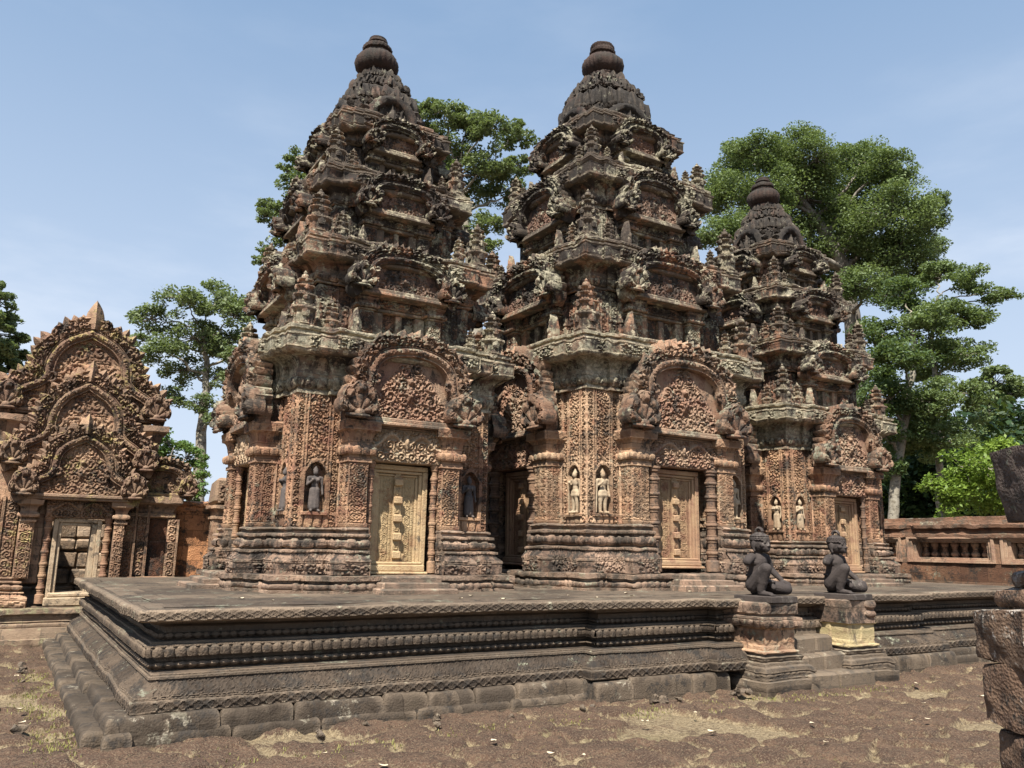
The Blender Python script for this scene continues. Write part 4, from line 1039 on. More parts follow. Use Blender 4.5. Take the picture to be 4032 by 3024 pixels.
cen = dict(w=1.67, a1=1.07, a2=.72, pj=.34, z=(ZP, 1.27, 1.98, 4.0, 4.50, 4.74), nz=(.16, .72, .15), bar=.105, wm='wallC', fm='devtan', lm='tymp', dm='doorC', cm='coldark', male=True, seed=2, pr=.27,
           zs=2.84, zt=3.40, cx=.60, cr=.085, zl0=2.87, zl1=3.32, zd0=1.42, zd1=2.85, dh=.47, pw=.82, ph=1.12, pc=.29, pb=.165, ng=(.46, .56), lean=-.02,
           tiers=[(4.86, 5.72, 6.12, 6.38, 1.42, 1.72), (6.46, 7.25, 7.72, 8.0, 1.15, 1.40), (8.08, 8.62, 8.90, 9.13, .85, 1.05)],
           crown=[(0, 9.2)], crownb=[(.63, 9.18, 9.62, .63, .02), (.62, 9.67, 10.02, .57, .03), (.54, 10.06, 10.32, .45, .03), (.39, 10.36, 10.58, .28, .02)],
           finial=[(.28, 10.54), (.31, 10.62), (.29, 10.66), (.34, 10.70), (.395, 10.78), (.41, 10.86), (.39, 10.95), (.32, 11.02), (.27, 11.04), (.275, 11.06), (.22, 11.08), (.21, 11.12), (.25, 11.14), (.255, 11.19), (.23, 11.215), (.225, 11.26), (.235, 11.275), (.235, 11.31), (.19, 11.345), (0, 11.36)])
temple_tower('largest middle tower with a bell-shaped black crown', (8.97, 11.45), cen)
side2 = dict(side); side2.update(dm='doorC', cm='coldark', lm='tymp', fm='devtan', seed=1)
temple_tower('smaller looking far right tower behind the two kneeling statues', (13.68, 11.65), side2)

# ------------------------------------------------------------------ entrance pavilion at the left
def pavilion():
    cx, yf = 1.05, 15.55
    T = empty('entrance_pavilion', (cx, yf, 0)); tag(T, 'low pink stone pavilion with three nested gables over an open doorway', 'pavilion')
    allv = lambda i, n, a, b: n[1] < .5
    mb = MB()
    pl = [(-3.2, -.1), (-.95, -.1), (-.95, -.32), (1.0, -.32), (1.0, -.1), (1.72, -.1), (1.72, 1.5), (-3.2, 1.5)]
    sweep(mb, pl, .25, -.1, [('l', .25, .10), ('l', .21, .11), ('l', .19, .26), ('l', .12, .27), ('t', .10, .34, None, 0, .03), ('l', .12, .36), ('l', .05, .37), ('l', .05, .46), ('l', .12, .48), ('l', .12, .555), ('l', -.4, .56)], .03, .2, 41, .05, .012, (.006, .012), allv)
    mb.build('plinth', M['gopbase'], T)
    z0 = .56
    # left base block with mouldings, piers and side walls
    k = (1.02-z0)/.585
    for nm, x0, x1 in (('base_mouldings', -2.6, -.63), ('base_mouldings', .66, 1.72)):
        mb = MB(); sweep(mb, plan_rect(x0+.17, -.10, x1-.17, .6), .17, z0, base_bands(z0, 1.02), .02, .2, 42, .03, .01, (.005, .01), allv); mb.build(nm, M['gop'], T)
    mb = MB(); pier = lambda x0, x1, y, zt=2.28, fn=R_scroll, s=.15: panel(mb, x0, 1.0, x1, zt, y, fn, .028, .016, dict(s=s), .02, None, .5)
    pier(-.86, -.64, -.16, 2.3, R_leafpat); pier(-1.08, -.88, -.06); pier(-1.12, -1.08, -.10, 2.3, R_dent, .05); pier(-1.34, -1.13, -.02); pier(-1.40, -1.35, -.05, 2.3, R_dent, .05); pier(-1.62, -1.41, .03); pier(-2.0, -1.65, .03)
    mb.build('carved_pier', M['gop'], T); mb = MB()
    pier(.53, .69, -.16, 2.3, R_leafpat, .13); pier(.71, .86, .02); pier(.86, .89, -.04, 2.3, R_dent); pier(.91, 1.05, .03); pier(1.05, 1.09, -.03, 2.3, R_dent); pier(1.40, 1.55, .02, 2.0)
    pier(1.55, 1.58, -.02, 2.0, R_dent); 
    mb.build('carved_pier', M['gop'], T)
    mb = MB(); panel(mb, 1.09, .98, 1.40, 1.62, .06, R_rough, .03, .02, {}, .03, None, .3); panel(mb, 1.09, 1.63, 1.40, 2.0, .08, R_rough, .02, .02, {}, .03, None, .3); mb.build('laterite_panel', M['laterd'], T)
    mb = MB()
    mb.box((-2.6, .06, .9), (-.5, .6, 3.1), .02); mb.box((.5, .1, .9), (1.54, .6, 2.45), .02); mb.box((-.6, .05, 2.0), (.62, .6, 3.0), .02); mb.box((-.9, .25, 2.3), (.95, .7, 4.2), .02); mb.box((-.5, .3, 4.2), (.5, .7, 4.9), .02)
    mb.weather(.006, .012, 4); mb.build('wall', M['gop'], T)
    # doorway: stepped frame, sill, colonnettes
    mb = MB()
    for (o, i_, y, top) in ((-.36, -.29, -.06, 1.96), (-.29, -.23, -.02, 1.90)): mb.box((o, y, .66), (i_, y+.4, top), .012)
    for (o, i_, y, top) in ((.36, .29, -.06, 1.96), (.29, .21, -.02, 1.90)): mb.box((i_, y, .66), (o, y+.4, top), .012)
    mb.box((-.289, -.06, 1.901), (.289, .34, 1.962), .01); mb.box((-.229, -.02, 1.845), (.209, .38, 1.90), .01)
    mb.weather(.004, .012, 3); mb.build('door_frame', M['gdoor'], T)
    mb = MB(); mb.box((-.38, -.14, .56), (.38, .45, .70), .015); mb.box((-.33, -.10, .70), (.33, .4, .775), .02); mb.weather(.005, .01, 7); mb.build('door_sill', M['gdoor'], T)
    for x in (-.44, .445): colonnette(T, x, -.04, .60, 1.98, .055, 'colred')
    for x0, x1 in ((-.88, -.60), (.50, .74)):
        mb = MB(); sweep(mb, plan_rect(x0+.05, -.16, x1-.05, .5), 0, 1.88, [('l', .03, 1.89), ('l', .03, 1.92), ('l', .0, 1.93), ('l', .0, 1.96), ('l', .04, 1.97), ('t', .04, 2.03, R_lotus, .015, .02), ('l', .02, 2.05), ('o', .09, 2.16), ('l', .10, 2.17), ('l', .11, 2.25), ('l', .0, 2.26)], .016, .1, 44, .03, .004, (.004, .006), allv); mb.build('capital', M['gop'], T)
    l = lintel(T, -.10, 1.965, 2.27, .50, 'gop', 0, .3)
    # inside: rough back wall
    mb = MB(); rg = random.Random(4); z = .5
    while z < 2.5:
        hh = rg.uniform(.24, .33); x = -1.2-rg.uniform(0, .3)
        while x < 1.9:
            ln = rg.uniform(.38, .62); b = MB(); b.box((x+.012, 2.72+rg.uniform(-.03, .02), z+.010), (x+ln-.012, 2.95, z+hh-.010), .035); mb.merge(b); x += ln
        z += hh
    mb.box((-1.2, 2.78, .4), (1.9, 2.98, 2.5)); mb.weather(.015, .02, 8); mb.box((-1.1, .61, .5), (-.75, 2.8, 2.85)); mb.box((1.0, .61, .5), (1.4, 2.8, 2.3)); mb.box((-.7, .3, .5), (.9, 2.8, .6)); mb.build('inner_wall', M['laterl'], T)  # unseen left side wall heightened to throw a wedge of shadow on the back wall
    # three nested gables, each set further back and higher
    g = ('gopped', 'gop', 'gopped')
    pediment(T, -.05, -.28, 2.30, .70, .98, .24, ARCH_G, .14, .35, g, (.30, .44), .05, 0, .14, 51, .013, .05, topleaf=.34)
    pediment(T, -.08, -.12, 2.80, .86, 1.38, .28, ARCH_G, .15, .40, g, (.30, .42), .05, 0, .16, 52, .014, .05, topleaf=.38)
    pediment(T, -.12, .06, 3.72, 1.0, 1.42, .32, ARCH_G, .16, .5, g, (.34, .46), .05, 0, .18, 53, .014, .05, topleaf=.52)
    pediment(T, 1.18, -.02, 2.40, .40, .50, .16, ARCH_T, .12, .4, g, (.24, .36), .08, 0, .10, 54, .016, .04)
    for x0, x1, z1, z2 in ((-2.6, -.9, 3.1, 3.62), (.85, 1.15, 3.05, 3.62), (.75, 1.50, 2.02, 2.38)):
        mb = MB(); sweep(mb, plan_rect(x0, .0, x1, .75), -.05, z1, [('l', 0, z1+.02), ('l', 0, z1+.08), ('l', -.03, z1+.09), ('o', .08, z2-.12), ('l', .10, z2-.1), ('l', .10, z2), ('l', -.3, z2+.01)], .02, .1, 45, .05, .012, (.006, .01), allv); mb.build('cornice', M['gopped'], T)
    return T
pavilion()

def rough_wall(name, label, cat, x0, x1, y0, y1, z0, z1, mat, cap=True, group=None):
    T = empty(name, ((x0+x1)/2, y0, 0)); tag(T, label, cat, group)
    w2 = (x1-x0)/2; d = y1-y0
    mb = MB(); sweep(mb, plan_rect(-w2, 0, w2, d), 0, z0, [('l', .06, z0+.06), ('l', .06, z0+.12), ('l', 0, z0+.14), ('l', 0, z1-.16, R_rough, .012, 0, {'s': .09})], .03, .2, 61, 0, .014, (.006, .01)); mb.build('wall', M[mat], T)
    if cap:
        mb = MB(); sweep(mb, plan_rect(-w2, 0, w2, d), 0, z1-.17, [('l', .04, z1-.15), ('l', .04, z1-.11), ('o', .10, z1-.05), ('l', .11, z1), ('l', -d*.45, z1+.03)], .03, .2, 62, .04, .01, (.006, .01)); mb.build('coping', M[mat], T)
rough_wall('laterite_wall', 'orange laterite block wall between the pavilion and the left tower', 'wall', 2.62, 9.0, 15.75, 16.2, .7, 2.32, 'latero')

def ruin():
    T = empty('ruined_doorway', (3.5, 15.0, 0)); tag(T, 'ruined grey stone doorway half hidden behind the left tower', 'ruin')
    mb = MB(); fn = lambda i, n, a, b: n[1] < .5
    sweep(mb, plan_rect(-.33, 0, .6, .6), .08, .4, [('l', .08, 1.1), ('c', .0, 1.28), ('l', 0, 2.0, R_leafpat, .015), ('l', .04, 2.02), ('l', .04, 2.06), ('l', .0, 2.08), ('o', .09, 2.2), ('l', .09, 2.26), ('l', -.1, 2.27)], .02, .1, 65, .04, .012, (.008, .012), fn)
    mb.build('pillar', M['gop'], T)
    mb = MB(); mb.box((-.40, .0, 2.26), (.6, .6, 2.72), .05); mb.box((-.12, .05, 2.71), (.6, .6, 3.05), .08); mb.box((.05, .1, 3.04), (.6, .55, 3.25), .07)
    mb.weather(.01, .05, 5); mb.build('broken_top', M['gopped'], T)
    mb = MB(); panel(mb, -.36, 2.3, -.08, 2.62, -.04, R_foliage, .03, .02, {}, .02, None, .1); mb.build('naga_fragment', M['gopped'], T)
ruin()

# ------------------------------------------------------------------ balustered wall on the right
def baluster_wall():
    X = 17.5; T = empty('balustered_wall', (X, 10, 0)); tag(T, 'red laterite wall with barred stone windows beyond the terrace on the right', 'wall')
    fn = lambda i, n, a, b: n[0] < -.5
    mb = MB(); sweep(mb, plan_rect(0, -7, .7, 9), 0, -.1, [('l', .05, .9), ('l', .0, 1.0), ('l', 0, 1.44, R_rough, .012, 0, {'s': .09})], .04, .3, 71, 0, .014, (.006, .012), fn); mb.build('lower_wall', M['later'], T)
    mb = MB()
    for k in range(8):
        ya = -6.9+2.075*k-.0; mb.box((.0, ya-.07+.02, 1.43), (.6, ya+.07+.02, 1.98), .015)
    mb.box((.5, -7, 1.4), (.7, 9, 2.0)); mb.weather(.006, .014, 4); mb.build('window_pier', M['later'], T)
    mb = MB(); sweep(mb, plan_rect(0, -7, .7, 9), 0, 1.97, [('l', .05, 1.98), ('l', .05, 2.05), ('l', .02, 2.07), ('o', .10, 2.18), ('l', .11, 2.25), ('l', .0, 2.26), ('l', -.02, 2.34), ('l', -.12, 2.35), ('l', -.12, 2.42), ('l', -.3, 2.43)], .035, .3, 72, .09, .016, (.012, .02), fn); mb.build('coping', M['laterd'], T)
    bal = MB(); pr = [(.07, 0), (.085, .03), (.06, .06), (.09, .11), (.085, .16), (.05, .20), (.06, .22), (.04, .25), (.06, .28), (.05, .30), (.085, .36), (.08, .42), (.07, .46)]
    bal.lathe(pr, 12); bme = bal.mesh('baluster', M['tymp'])
    for k in range(7):
        ya = -6.82+2.075*k; yb = ya+1.95
        f = MB()
        for (o, xx) in ((0, -.04), (.06, -.01), (.12, .03)):
            i_ = o+.062
            f.box((xx, ya+o, 1.44+o*.6), (xx+.3, ya+i_, 1.985-o*.6), .006); f.box((xx, yb-i_, 1.44+o*.6), (xx+.3, yb-o, 1.985-o*.6), .006)
            f.box((xx, ya+i_, 1.44+o*.6), (xx+.3, yb-i_, 1.44+o*.6+.038), .006); f.box((xx, ya+i_, 1.985-o*.6-.038), (xx+.3, yb-i_, 1.985-o*.6), .006)
        f.weather(.003, .008, k); wo = f.build('window_frame', M['tymp'], T)
        for q in range(7): link('baluster', bme, wo, (.26, ya+.32+q*.225, 1.52), 0, (1, 1, .82))
baluster_wall()

# ------------------------------------------------------------------ broken gateway close on the right
def near_blocks():
    ax = Vector((cos(YAW), -sin(YAW), 0)); base = Vector((4.62, 2.70, 0))+ax*.33; rz = -YAW
    def block(mb, x0, x1, y0, y1, z0, z1, seed, bev=.03, amp=(.02, .05), fr=0.0):
        n = 16
        b = MB()
        nx, ny, nzz = [max(3, int(q/.035)) for q in (x1-x0, y1-y0, z1-z0)]
        for ax_, (na, nb) in enumerate(((ny, nzz), (nx, nzz), (nx, ny))):
            for sgn in (0, 1):
                a, c = np.meshgrid(np.linspace(0, 1, na+1), np.linspace(0, 1, nb+1))
                P = np.empty(a.shape+(3,)); P[..., ax_] = sgn; o = [i for i in range(3) if i != ax_]; P[..., o[0]] = a; P[..., o[1]] = c
                b.grid(P*[x1-x0, y1-y0, z1-z0]+[x0, y0, z0])
        ce = np.array([(x0+x1)/2, (y0+y1)/2, (z0+z1)/2]); hs = np.array([x1-x0, y1-y0, z1-z0])/2
        def rnd(V):
            q = (V-ce)/hs; a = np.sort(np.abs(q), 1); k = np.clip(a[:, 1]-.80, 0, 1)*.35+np.clip(a[:, 0]-.8, 0, 1)*.2
            return ce+(q*(1-k[:, None]*.6*(1-fr)))*hs
        b.xf(rnd); b.weather(amp[0], amp[1], seed)
        b.xf(lambda V: V+np.stack([fbm(V, 26, 2, seed+9)-.5]*3, 1)*.016)
        mb.merge(b)
    T = empty('broken_gate_pier', base, rz); tag(T, 'broken brown stone pier with pale chipped corner close on the right', 'pier')
    mb = MB(); block(mb, .06, 1.3, .02, .5, -.1, .34, 1); block(mb, .045, 1.3, .0, .5, .33, .62, 2); block(mb, .035, .32, .0, .5, .61, .98, 3); block(mb, .30, 1.3, .06, .5, .60, .9, 4); mb.build('lower_courses', M['fore'], T, smooth=60)
    mb = MB(); block(mb, 0, .20, .0, .5, .96, 1.30, 5, amp=(.02, .035)); block(mb, .18, 1.3, .10, .5, .88, 1.33, 6); mb.build('chipped_block', M['forepale'], T, smooth=60)
    mb = MB(); block(mb, .16, 1.2, .04, .5, 1.31, 1.42, 7); block(mb, .24, 1.2, .06, .5, 1.40, 1.50, 8); block(mb, .52, 1.2, .06, .5, 1.49, 1.83, 9); mb.build('upper_courses', M['fore'], T, smooth=60)
    mb = MB(); block(mb, .33, .52, -.07, .08, .86, 1.0, 11); block(mb, .30, .50, -.10, .06, .56, .72, 12); block(mb, .26, .6, -.16, .05, .36, .46, 13); block(mb, .22, .6, -.2, .05, .2, .30, 14); mb.build('projecting_stones', M['fore'], T, smooth=60)
    T2 = empty('lintel_stone', base+ax*.10+Vector((0, 0, 1.8)), rz); tag(T2, 'dark sandstone beam with a square socket jutting in at the right edge', 'beam')
    mb = MB(); block(mb, .045, 1.25, -.16, .30, .005, .44, 21, amp=(.012, .02), fr=.6)
    mb.xf(lambda V: V+np.stack([-.10*V[:, 2]/.44*(V[:, 0] < .3)*np.clip(1-V[:, 0]/.3, 0, 1), 0*V[:, 0], .03*np.clip(V[:, 0], 0, .3)/.3*(V[:, 2] > .3)], 1))
    mb.build('beam', M['beam'], T2, smooth=60)
    mb = MB(); mb.box((.145, -.185, .235), (.20, -.12, .30), .004); mb.build('socket', M['dark'], T2)  # solid near-black box on the face, painting the shade inside the socket hole
M['forepale'] = stone('pale_chipped_stone', (.17, .105, .068), (.24, .155, .10), (.10, .062, .042), lich=(.62, .58, .52), la=.36, ba=.35, bump=1., scale=1.6, blk=False)
M['beam'] = stone('dark_beam_stone', (.12, .09, .075), (.16, .12, .10), (.08, .06, .05), la=.12, ba=.3, bump=1., scale=1.4, blk=False)
M['dark'] = stone('socket_shade', (.03, .025, .02), (.035, .03, .025), (.02, .017, .015), la=0, ba=0, blk=False, mo=.08)  # hole shade put into the colour
near_blocks()

# ------------------------------------------------------------------ kneeling guardian statues
def guardian_meshes():
    b = MB()
    b.ell((0, .09, .15), (.135, .115, .10)); b.cap((0, .085, .17), .125, (0, .06, .30), .112); b.cap((0, .06, .30), .112, (0, .055, .42), .112)
    b.ell((0, .045, .405), (.135, .085, .075))
    b.cap((-.13, .06, .465), .055, (.13, .06, .465), .055); b.cap((0, .05, .48), .05, (0, .035, .54), .046)
    # raised right leg (towards -x)
    b.cap((-.085, .07, .13), .10, (-.125, -.14, .33), .072); b.ell((-.125, -.145, .335), (.07, .068, .066)); b.cap((-.125, -.14, .32), .068, (-.12, -.06, .07), .048); b.ell((-.12, -.085, .20), (.064, .072, .11))
    b.cap((-.12, -.05, .035), .036, (-.12, -.20, .022), .026)
    for k in range(5): b.cap((-.152+.016*k, -.20, .018), .011, (-.155+.017*k, -.245+.006*abs(k-3), .014), .010)
    # lowered left leg
    b.cap((.08, .07, .13), .09, (.185, -.19, .085), .066); b.ell((.185, -.20, .082), (.07, .07, .07)); b.cap((.185, -.17, .07), .06, (.10, .10, .05), .045); b.cap((.10, .10, .05), .04, (.07, .20, .03), .03)
    # left arm, hand resting on the knee
    b.cap((.165, .055, .455), .055, (.225, .03, .31), .044); b.cap((.225, .03, .31), .043, (.205, -.12, .195), .030); b.ell((.20, -.155, .172), (.036, .045, .020))
    for k in range(4): 
        x = .175+.017*k; b.cap((x, -.185, .170), .0095, (x+.001, -.222, .156), .009); b.cap((x+.001, -.222, .156), .009, (x+.002, -.245+.005*abs(k-1), .128), .008)
    b.cap((.168, -.14, .175), .010, (.150, -.175, .155), .009)
    # broken right arm stump
    b.cap((-.16, .055, .455), .058, (-.225, .045, .415), .052); b.box((-.25, -.0, .375), (-.21, .09, .43), .01)
    # head
    hx = MB()
    b.ell((0, .025, .625), (.082, .092, .105)); b.ell((0, -.035, .585), (.060, .052, .055)); b.ell((0, -.055, .548), (.030, .028, .022))
    b.cap((0, -.070, .640), .009, (0, -.084, .600), .012); b.ell((-.014, -.088, .594), (.012, .012, .009)); b.ell((.014, -.088, .594), (.012, .012, .009))
    b.cap((-.022, -.078, .568), .008, (.022, -.078, .568), .008); b.cap((-.018, -.077, .558), .008, (.018, -.077, .558), .008)
    for s in (-1, 1):
        b.cap((s*.016, -.070, .648), .009, (s*.060, -.050, .650), .008); b.ell((s*.036, -.066, .630), (.017, .012, .010))
        b.ell((s*.085, .03, .605), (.016, .026, .045)); b.cap((s*.087, .028, .57), .012, (s*.086, .02, .545), .011); b.ell((s*.045, -.045, .60), (.028, .025, .025))
    hv = lambda V: np.where(V[:, 2:3] > .535, (V-[0, .02, .535])*1.25+[0, .02, .535], V)
    b.xf(hv); body = remesh(b, .0075, 'body', M['statue'], 2)
    h = MB(); th = np.linspace(0, 2*pi, 90); ph = np.linspace(.10, pi/2, 30); TH, PH = np.meshgrid(th, ph)
    q = R_beads(TH*.09*1.0, PH*.1, (PH*3.1/pi*2) % 1, TH, .033, .033)
    r = 1+.085*q
    tl = np.where(PH > 0, 1, 1)
    h.grid(np.stack([.084*r*np.cos(PH)*np.cos(TH), .024+.095*r*np.cos(PH)*np.sin(TH), .650+.078*r*np.sin(PH)], -1))
    for k in range(3): 
        a = np.linspace(0, 2*pi, 60); rr = .080-.002*k
        h.tube(np.stack([rr*np.cos(a), .022+rr*1.1*np.sin(a), .655+.018*k+.004*np.sin(a*22+k)], 1), .011, 7)
    h.tube(np.stack([0*np.linspace(0, 1, 24), .02+.036*np.cos(np.linspace(-.6, pi+.6, 24)), .735+.036*np.sin(np.linspace(-.6, pi+.6, 24))], 1), .017, 8)
    h.xf(hv); hair = h.mesh('hair', M['statue'], 60)
    c = MB(); c.tube([( .10*cos(a)*1.25, .085+.10*sin(a)*1.1, .245-.03*(sin(a) < 0)) for a in np.linspace(0, 2*pi, 30)], .016, 8); c.ell((.03, -.06, .17), (.10, .08, .03), 12); c.cap((.02, -.03, .22), .03, (.03, -.13, .10), .035)
    c.weather(.003, .004, 3); cloth = c.mesh('loincloth', M['statue'], 60)
    p = MB(); p.box((-.25, -.29, -.075), (.27, .24, 0), .006); p.weather(.003, .006, 2); pl = p.mesh('plinth', M['statue'], 40)
    return body, hair, cloth, pl
gm = guardian_meshes()
for (x, y, z, rz, lab) in ((8.22, 7.33, 1.07, RD(6), 'kneeling stone guardian with a broken arm on the moulded left pedestal'), (9.82, 7.40, 1.07, RD(8), 'kneeling stone guardian on the broken right pedestal nearer the far tower')):
    T = empty('guardian_statue', (x, y, z), rz); T.scale = (1.04, 1.04, 1.0); tag(T, lab, 'statue', 'kneeling guardian statues')
    b = link('body', gm[0], T); link('hair', gm[1], b); link('loincloth', gm[2], b); link('plinth', gm[3], T)

# ------------------------------------------------------------------ trees
def leaf_mat(name, c1, c2, tr=.35):
    m, t, b = nodes_of(name); g = NT(t)
    rnd = g.n('ShaderNodeNewGeometry').outputs['Random Per Island']; pos = g.n('ShaderNodeNewGeometry').outputs['Position']
    col = g.mix(g.math('MULTIPLY', g.math('ADD', rnd, g.ramp(g.noise(pos, .42, 3), .36, .62)), .5), c1, c2)
    t.links.new(col, b.inputs['Base Color']); b.inputs['Roughness'].default_value = .55; b.inputs['Specular IOR Level'].default_value = .3
    tl = g.n('ShaderNodeBsdfTranslucent'); t.links.new(g.mix(.5, col, (.22, .30, .04)), tl.inputs['Color'])
    ms = t.nodes.new('ShaderNodeMixShader'); ms.inputs[0].default_value = tr; t.links.new(b.outputs[0], ms.inputs[1]); t.links.new(tl.outputs[0], ms.inputs[2])
    t.links.new(ms.outputs[0], [n for n in t.nodes if n.type == 'OUTPUT_MATERIAL'][0].inputs[0])
    return m
bm_, bt, bb = nodes_of('tree_bark'); g = NT(bt); pz = g.n('ShaderNodeMapping', Vector=g.n('ShaderNodeNewGeometry').outputs['Position']); pz.inputs['Scale'].default_value = (1, 1, .25)
nn1 = g.noise(pz.outputs[0], 5, 5, .7); bt.links.new(g.mix(g.ramp(nn1, .35, .65), (.10, .085, .07), (.26, .235, .20)), bb.inputs['Base Color'])
M['bark'] = bm_
M['barkl'] = stone('pale_bark', (.33, .29, .22), (.42, .38, .30), (.2, .17, .12), la=.2, ba=.2, blk=False)

def leaves(mb, rg, pts, size, flat=.6):
    n = len(pts)
    nrm = rg.normal(size=(n, 3)); nrm[:, 2] = np.abs(nrm[:, 2])+flat; nrm /= np.linalg.norm(nrm, axis=1)[:, None]
    a = np.cross(nrm, rg.normal(size=(n, 3))); a /= np.linalg.norm(a, axis=1)[:, None]; b = np.cross(nrm, a)
    s = size*rg.uniform(.6, 1.25, n)[:, None]
    V = np.stack([pts-a*s, pts-b*s*.52+nrm*s*.12, pts+a*s, pts+b*s*.52+nrm*s*.12], 1).reshape(-1, 3)
    mb.add(V, np.arange(n*4).reshape(-1, 4))

def tree(name, label, trunk, tr0, blobs, mat, bark='bark', dens=700, lsize=.13, clump=.30, group='trees behind the temple', seed=1, sub=9, squash=.8, limbs=True, hang=0.):
    rg = np.random.default_rng(seed); base = np.array(trunk[0], float); base0 = base.copy(); base0[2] = -.1
    T = empty(name, base0); tag(T, label, 'tree', group)
    tp = np.array([base0]+[list(p) for p in trunk[1:]]) if trunk[0][2] > .5 else np.array(trunk, float)
    q = np.linspace(0, len(tp)-1, 22); tt = np.stack([np.interp(q, np.arange(len(tp)), tp[:, k]) for k in range(3)], 1)
    tt[1:-1] = .25*tt[:-2]+.5*tt[1:-1]+.25*tt[2:]; tt[:, :2] += (rg.normal(size=(22, 2))*.03)
    mb = MB(); rad = tr0*(1-.72*np.linspace(0, 1, 22)**1.1); rad[0] *= 1.35
    mb.tube(tt-base0, rad, 12)
    crown = MB()
    for (x, y, z, r) in blobs:
        r *= 1.12
        c = np.array([x, y, z])
        if limbs:
            d = np.linalg.norm((tt-c)*[1, 1, .8]+[0, 0, .5*r], axis=1)+np.where(tt[:, 2] > c[2]-.4*r, 3, 0)+np.where(np.arange(22) < 6, 6, 0); k = int(np.argmin(d)); s = tt[k]
            mid = (s+c)/2+rg.normal(size=3)*.12*np.linalg.norm(c-s)*[1, 1, .5]; mid[2] += .05*np.linalg.norm(c-s)
            u = np.linspace(0, 1, 9)[:, None]; pts = (1-u)**2*s+2*u*(1-u)*mid+u*u*c; pts[1:-1] += rg.normal(size=(7, 3))*.05
            r0 = min(rad[k]*.55, .05+.03*np.linalg.norm(c-s)); mb.tube(pts-base0, np.linspace(r0, .02, 9), 6)
        nsub = max(4, int(sub*(.7+1.3*r)))
        dv = rg.normal(size=(nsub, 3)); dv /= np.linalg.norm(dv, axis=1)[:, None]
        sc = c+dv*(r*(.30+.72*rg.uniform(size=(nsub, 1))**.6))*[1.1, 1.1, squash]
        for p in sc:
            if limbs:
                u = np.linspace(0, 1, 5)[:, None]; pt = c+(p-c)*u+rg.normal(size=(5, 3))*.04*r; mb.tube(pt-base0, np.linspace(.028, .008, 5)*max(.6, r), 4)
            n = int(dens*2.6*r*r/nsub*rg.uniform(.6, 1.35))
            gq = rg.normal(size=(n, 3)); gl = np.linalg.norm(gq, axis=1)[:, None]; gq *= np.minimum(1, 1.75/gl)
            pts = p+gq*clump*(r*.45+.12)*[1, 1, squash*.72]*rg.uniform(.75, 1.25)
            if hang: pts[:, 2] -= hang*np.abs(rg.normal(size=n))
            leaves(crown, rg, pts-base0, lsize)
    mb.build('trunk', M[bark], T, smooth=180); crown.build('crown', M[mat], T, smooth=0)
    return T

M['lfA'] = leaf_mat('grey_green_leaves', (.095, .13, .06), (.19, .235, .11))
M['lfB'] = leaf_mat('mid_green_leaves', (.085, .125, .05), (.18, .235, .10))
M['lfC'] = leaf_mat('deep_green_leaves', (.05, .085, .036), (.115, .165, .065))
M['lfD'] = leaf_mat('bright_lime_leaves', (.11, .18, .025), (.22, .31, .05), .4)
M['lfE'] = leaf_mat('light_green_leaves', (.07, .13, .035), (.14, .22, .06))
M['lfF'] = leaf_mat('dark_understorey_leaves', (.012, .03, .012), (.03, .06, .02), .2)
t1=[(4.83,40.64,11.93,0.89),(5.99,39.47,12.86,0.94),(7.47,39.59,13.04,1.07),(8.12,38.35,12.15,0.8),(5.17,39.84,10.35,0.83),(6.67,40.1,11.19,1.07),(8.33,40.9,11.37,1.12),(4.72,42.69,11.33,0.49),(6.61,41.41,9.83,0.88),(5.97,39.89,8.27,0.53),(7.84,39.86,9.37,0.65),(7.04,39.44,7.99,0.53),(7.58,38.74,7.19,0.38),(8.4,38.01,10.33,0.73)]
t2=[(-1.58,46.82,13.05,0.67),(-1.22,49.1,12.93,0.59),(-0.92,48.57,10.87,0.89),(-0.34,48.14,10.26,0.56),(-1.07,48.57,9.63,0.93),(-1.89,46.93,11.6,1.33),(-2.74,47.86,13.6,1.35),(-2.35,48.73,10.22,1.38)]
t3=[(4.77,31.87,5.2,0.59),(5.47,31.88,4.66,0.65),(4.7,32.44,4.39,0.6),(5.48,29.17,4.04,0.35),(5.2,31.17,3.58,0.58),(5.82,31.03,3.44,0.42)]
t4=[(16.59,36.76,24.28,0.68),(17.1,35.29,24.0,0.93),(18.57,35.44,23.72,0.95),(19.06,33.78,22.85,0.93),(21.4,35.33,23.98,0.89),(17.41,37.52,23.24,1.17),(18.51,35.73,21.96,1.1),(19.61,34.19,21.35,1.01),(21.61,35.11,22.02,0.66),(17.74,36.29,20.39,1.1),(19.66,36.21,20.59,0.84),(21.1,35.21,20.44,0.89),(18.12,35.83,18.49,0.86),(19.64,34.57,18.15,0.72),(18.9,35.68,17.33,0.64),(19.69,34.6,16.78,0.5),(10.62,39.19,21.22,0.55),(10.41,39.82,20.65,0.45),(10.27,41.69,19.24,0.58),(9.36,39.54,17.79,0.4),(9.4,39.53,16.02,0.4),(9.69,41.39,16.15,0.32),(13.09,38.1,19.12,2.46),(15.32,37.63,22.14,1.37),(11.82,39.54,19.61,1.36),(11.01,39.59,17.38,1.12)]
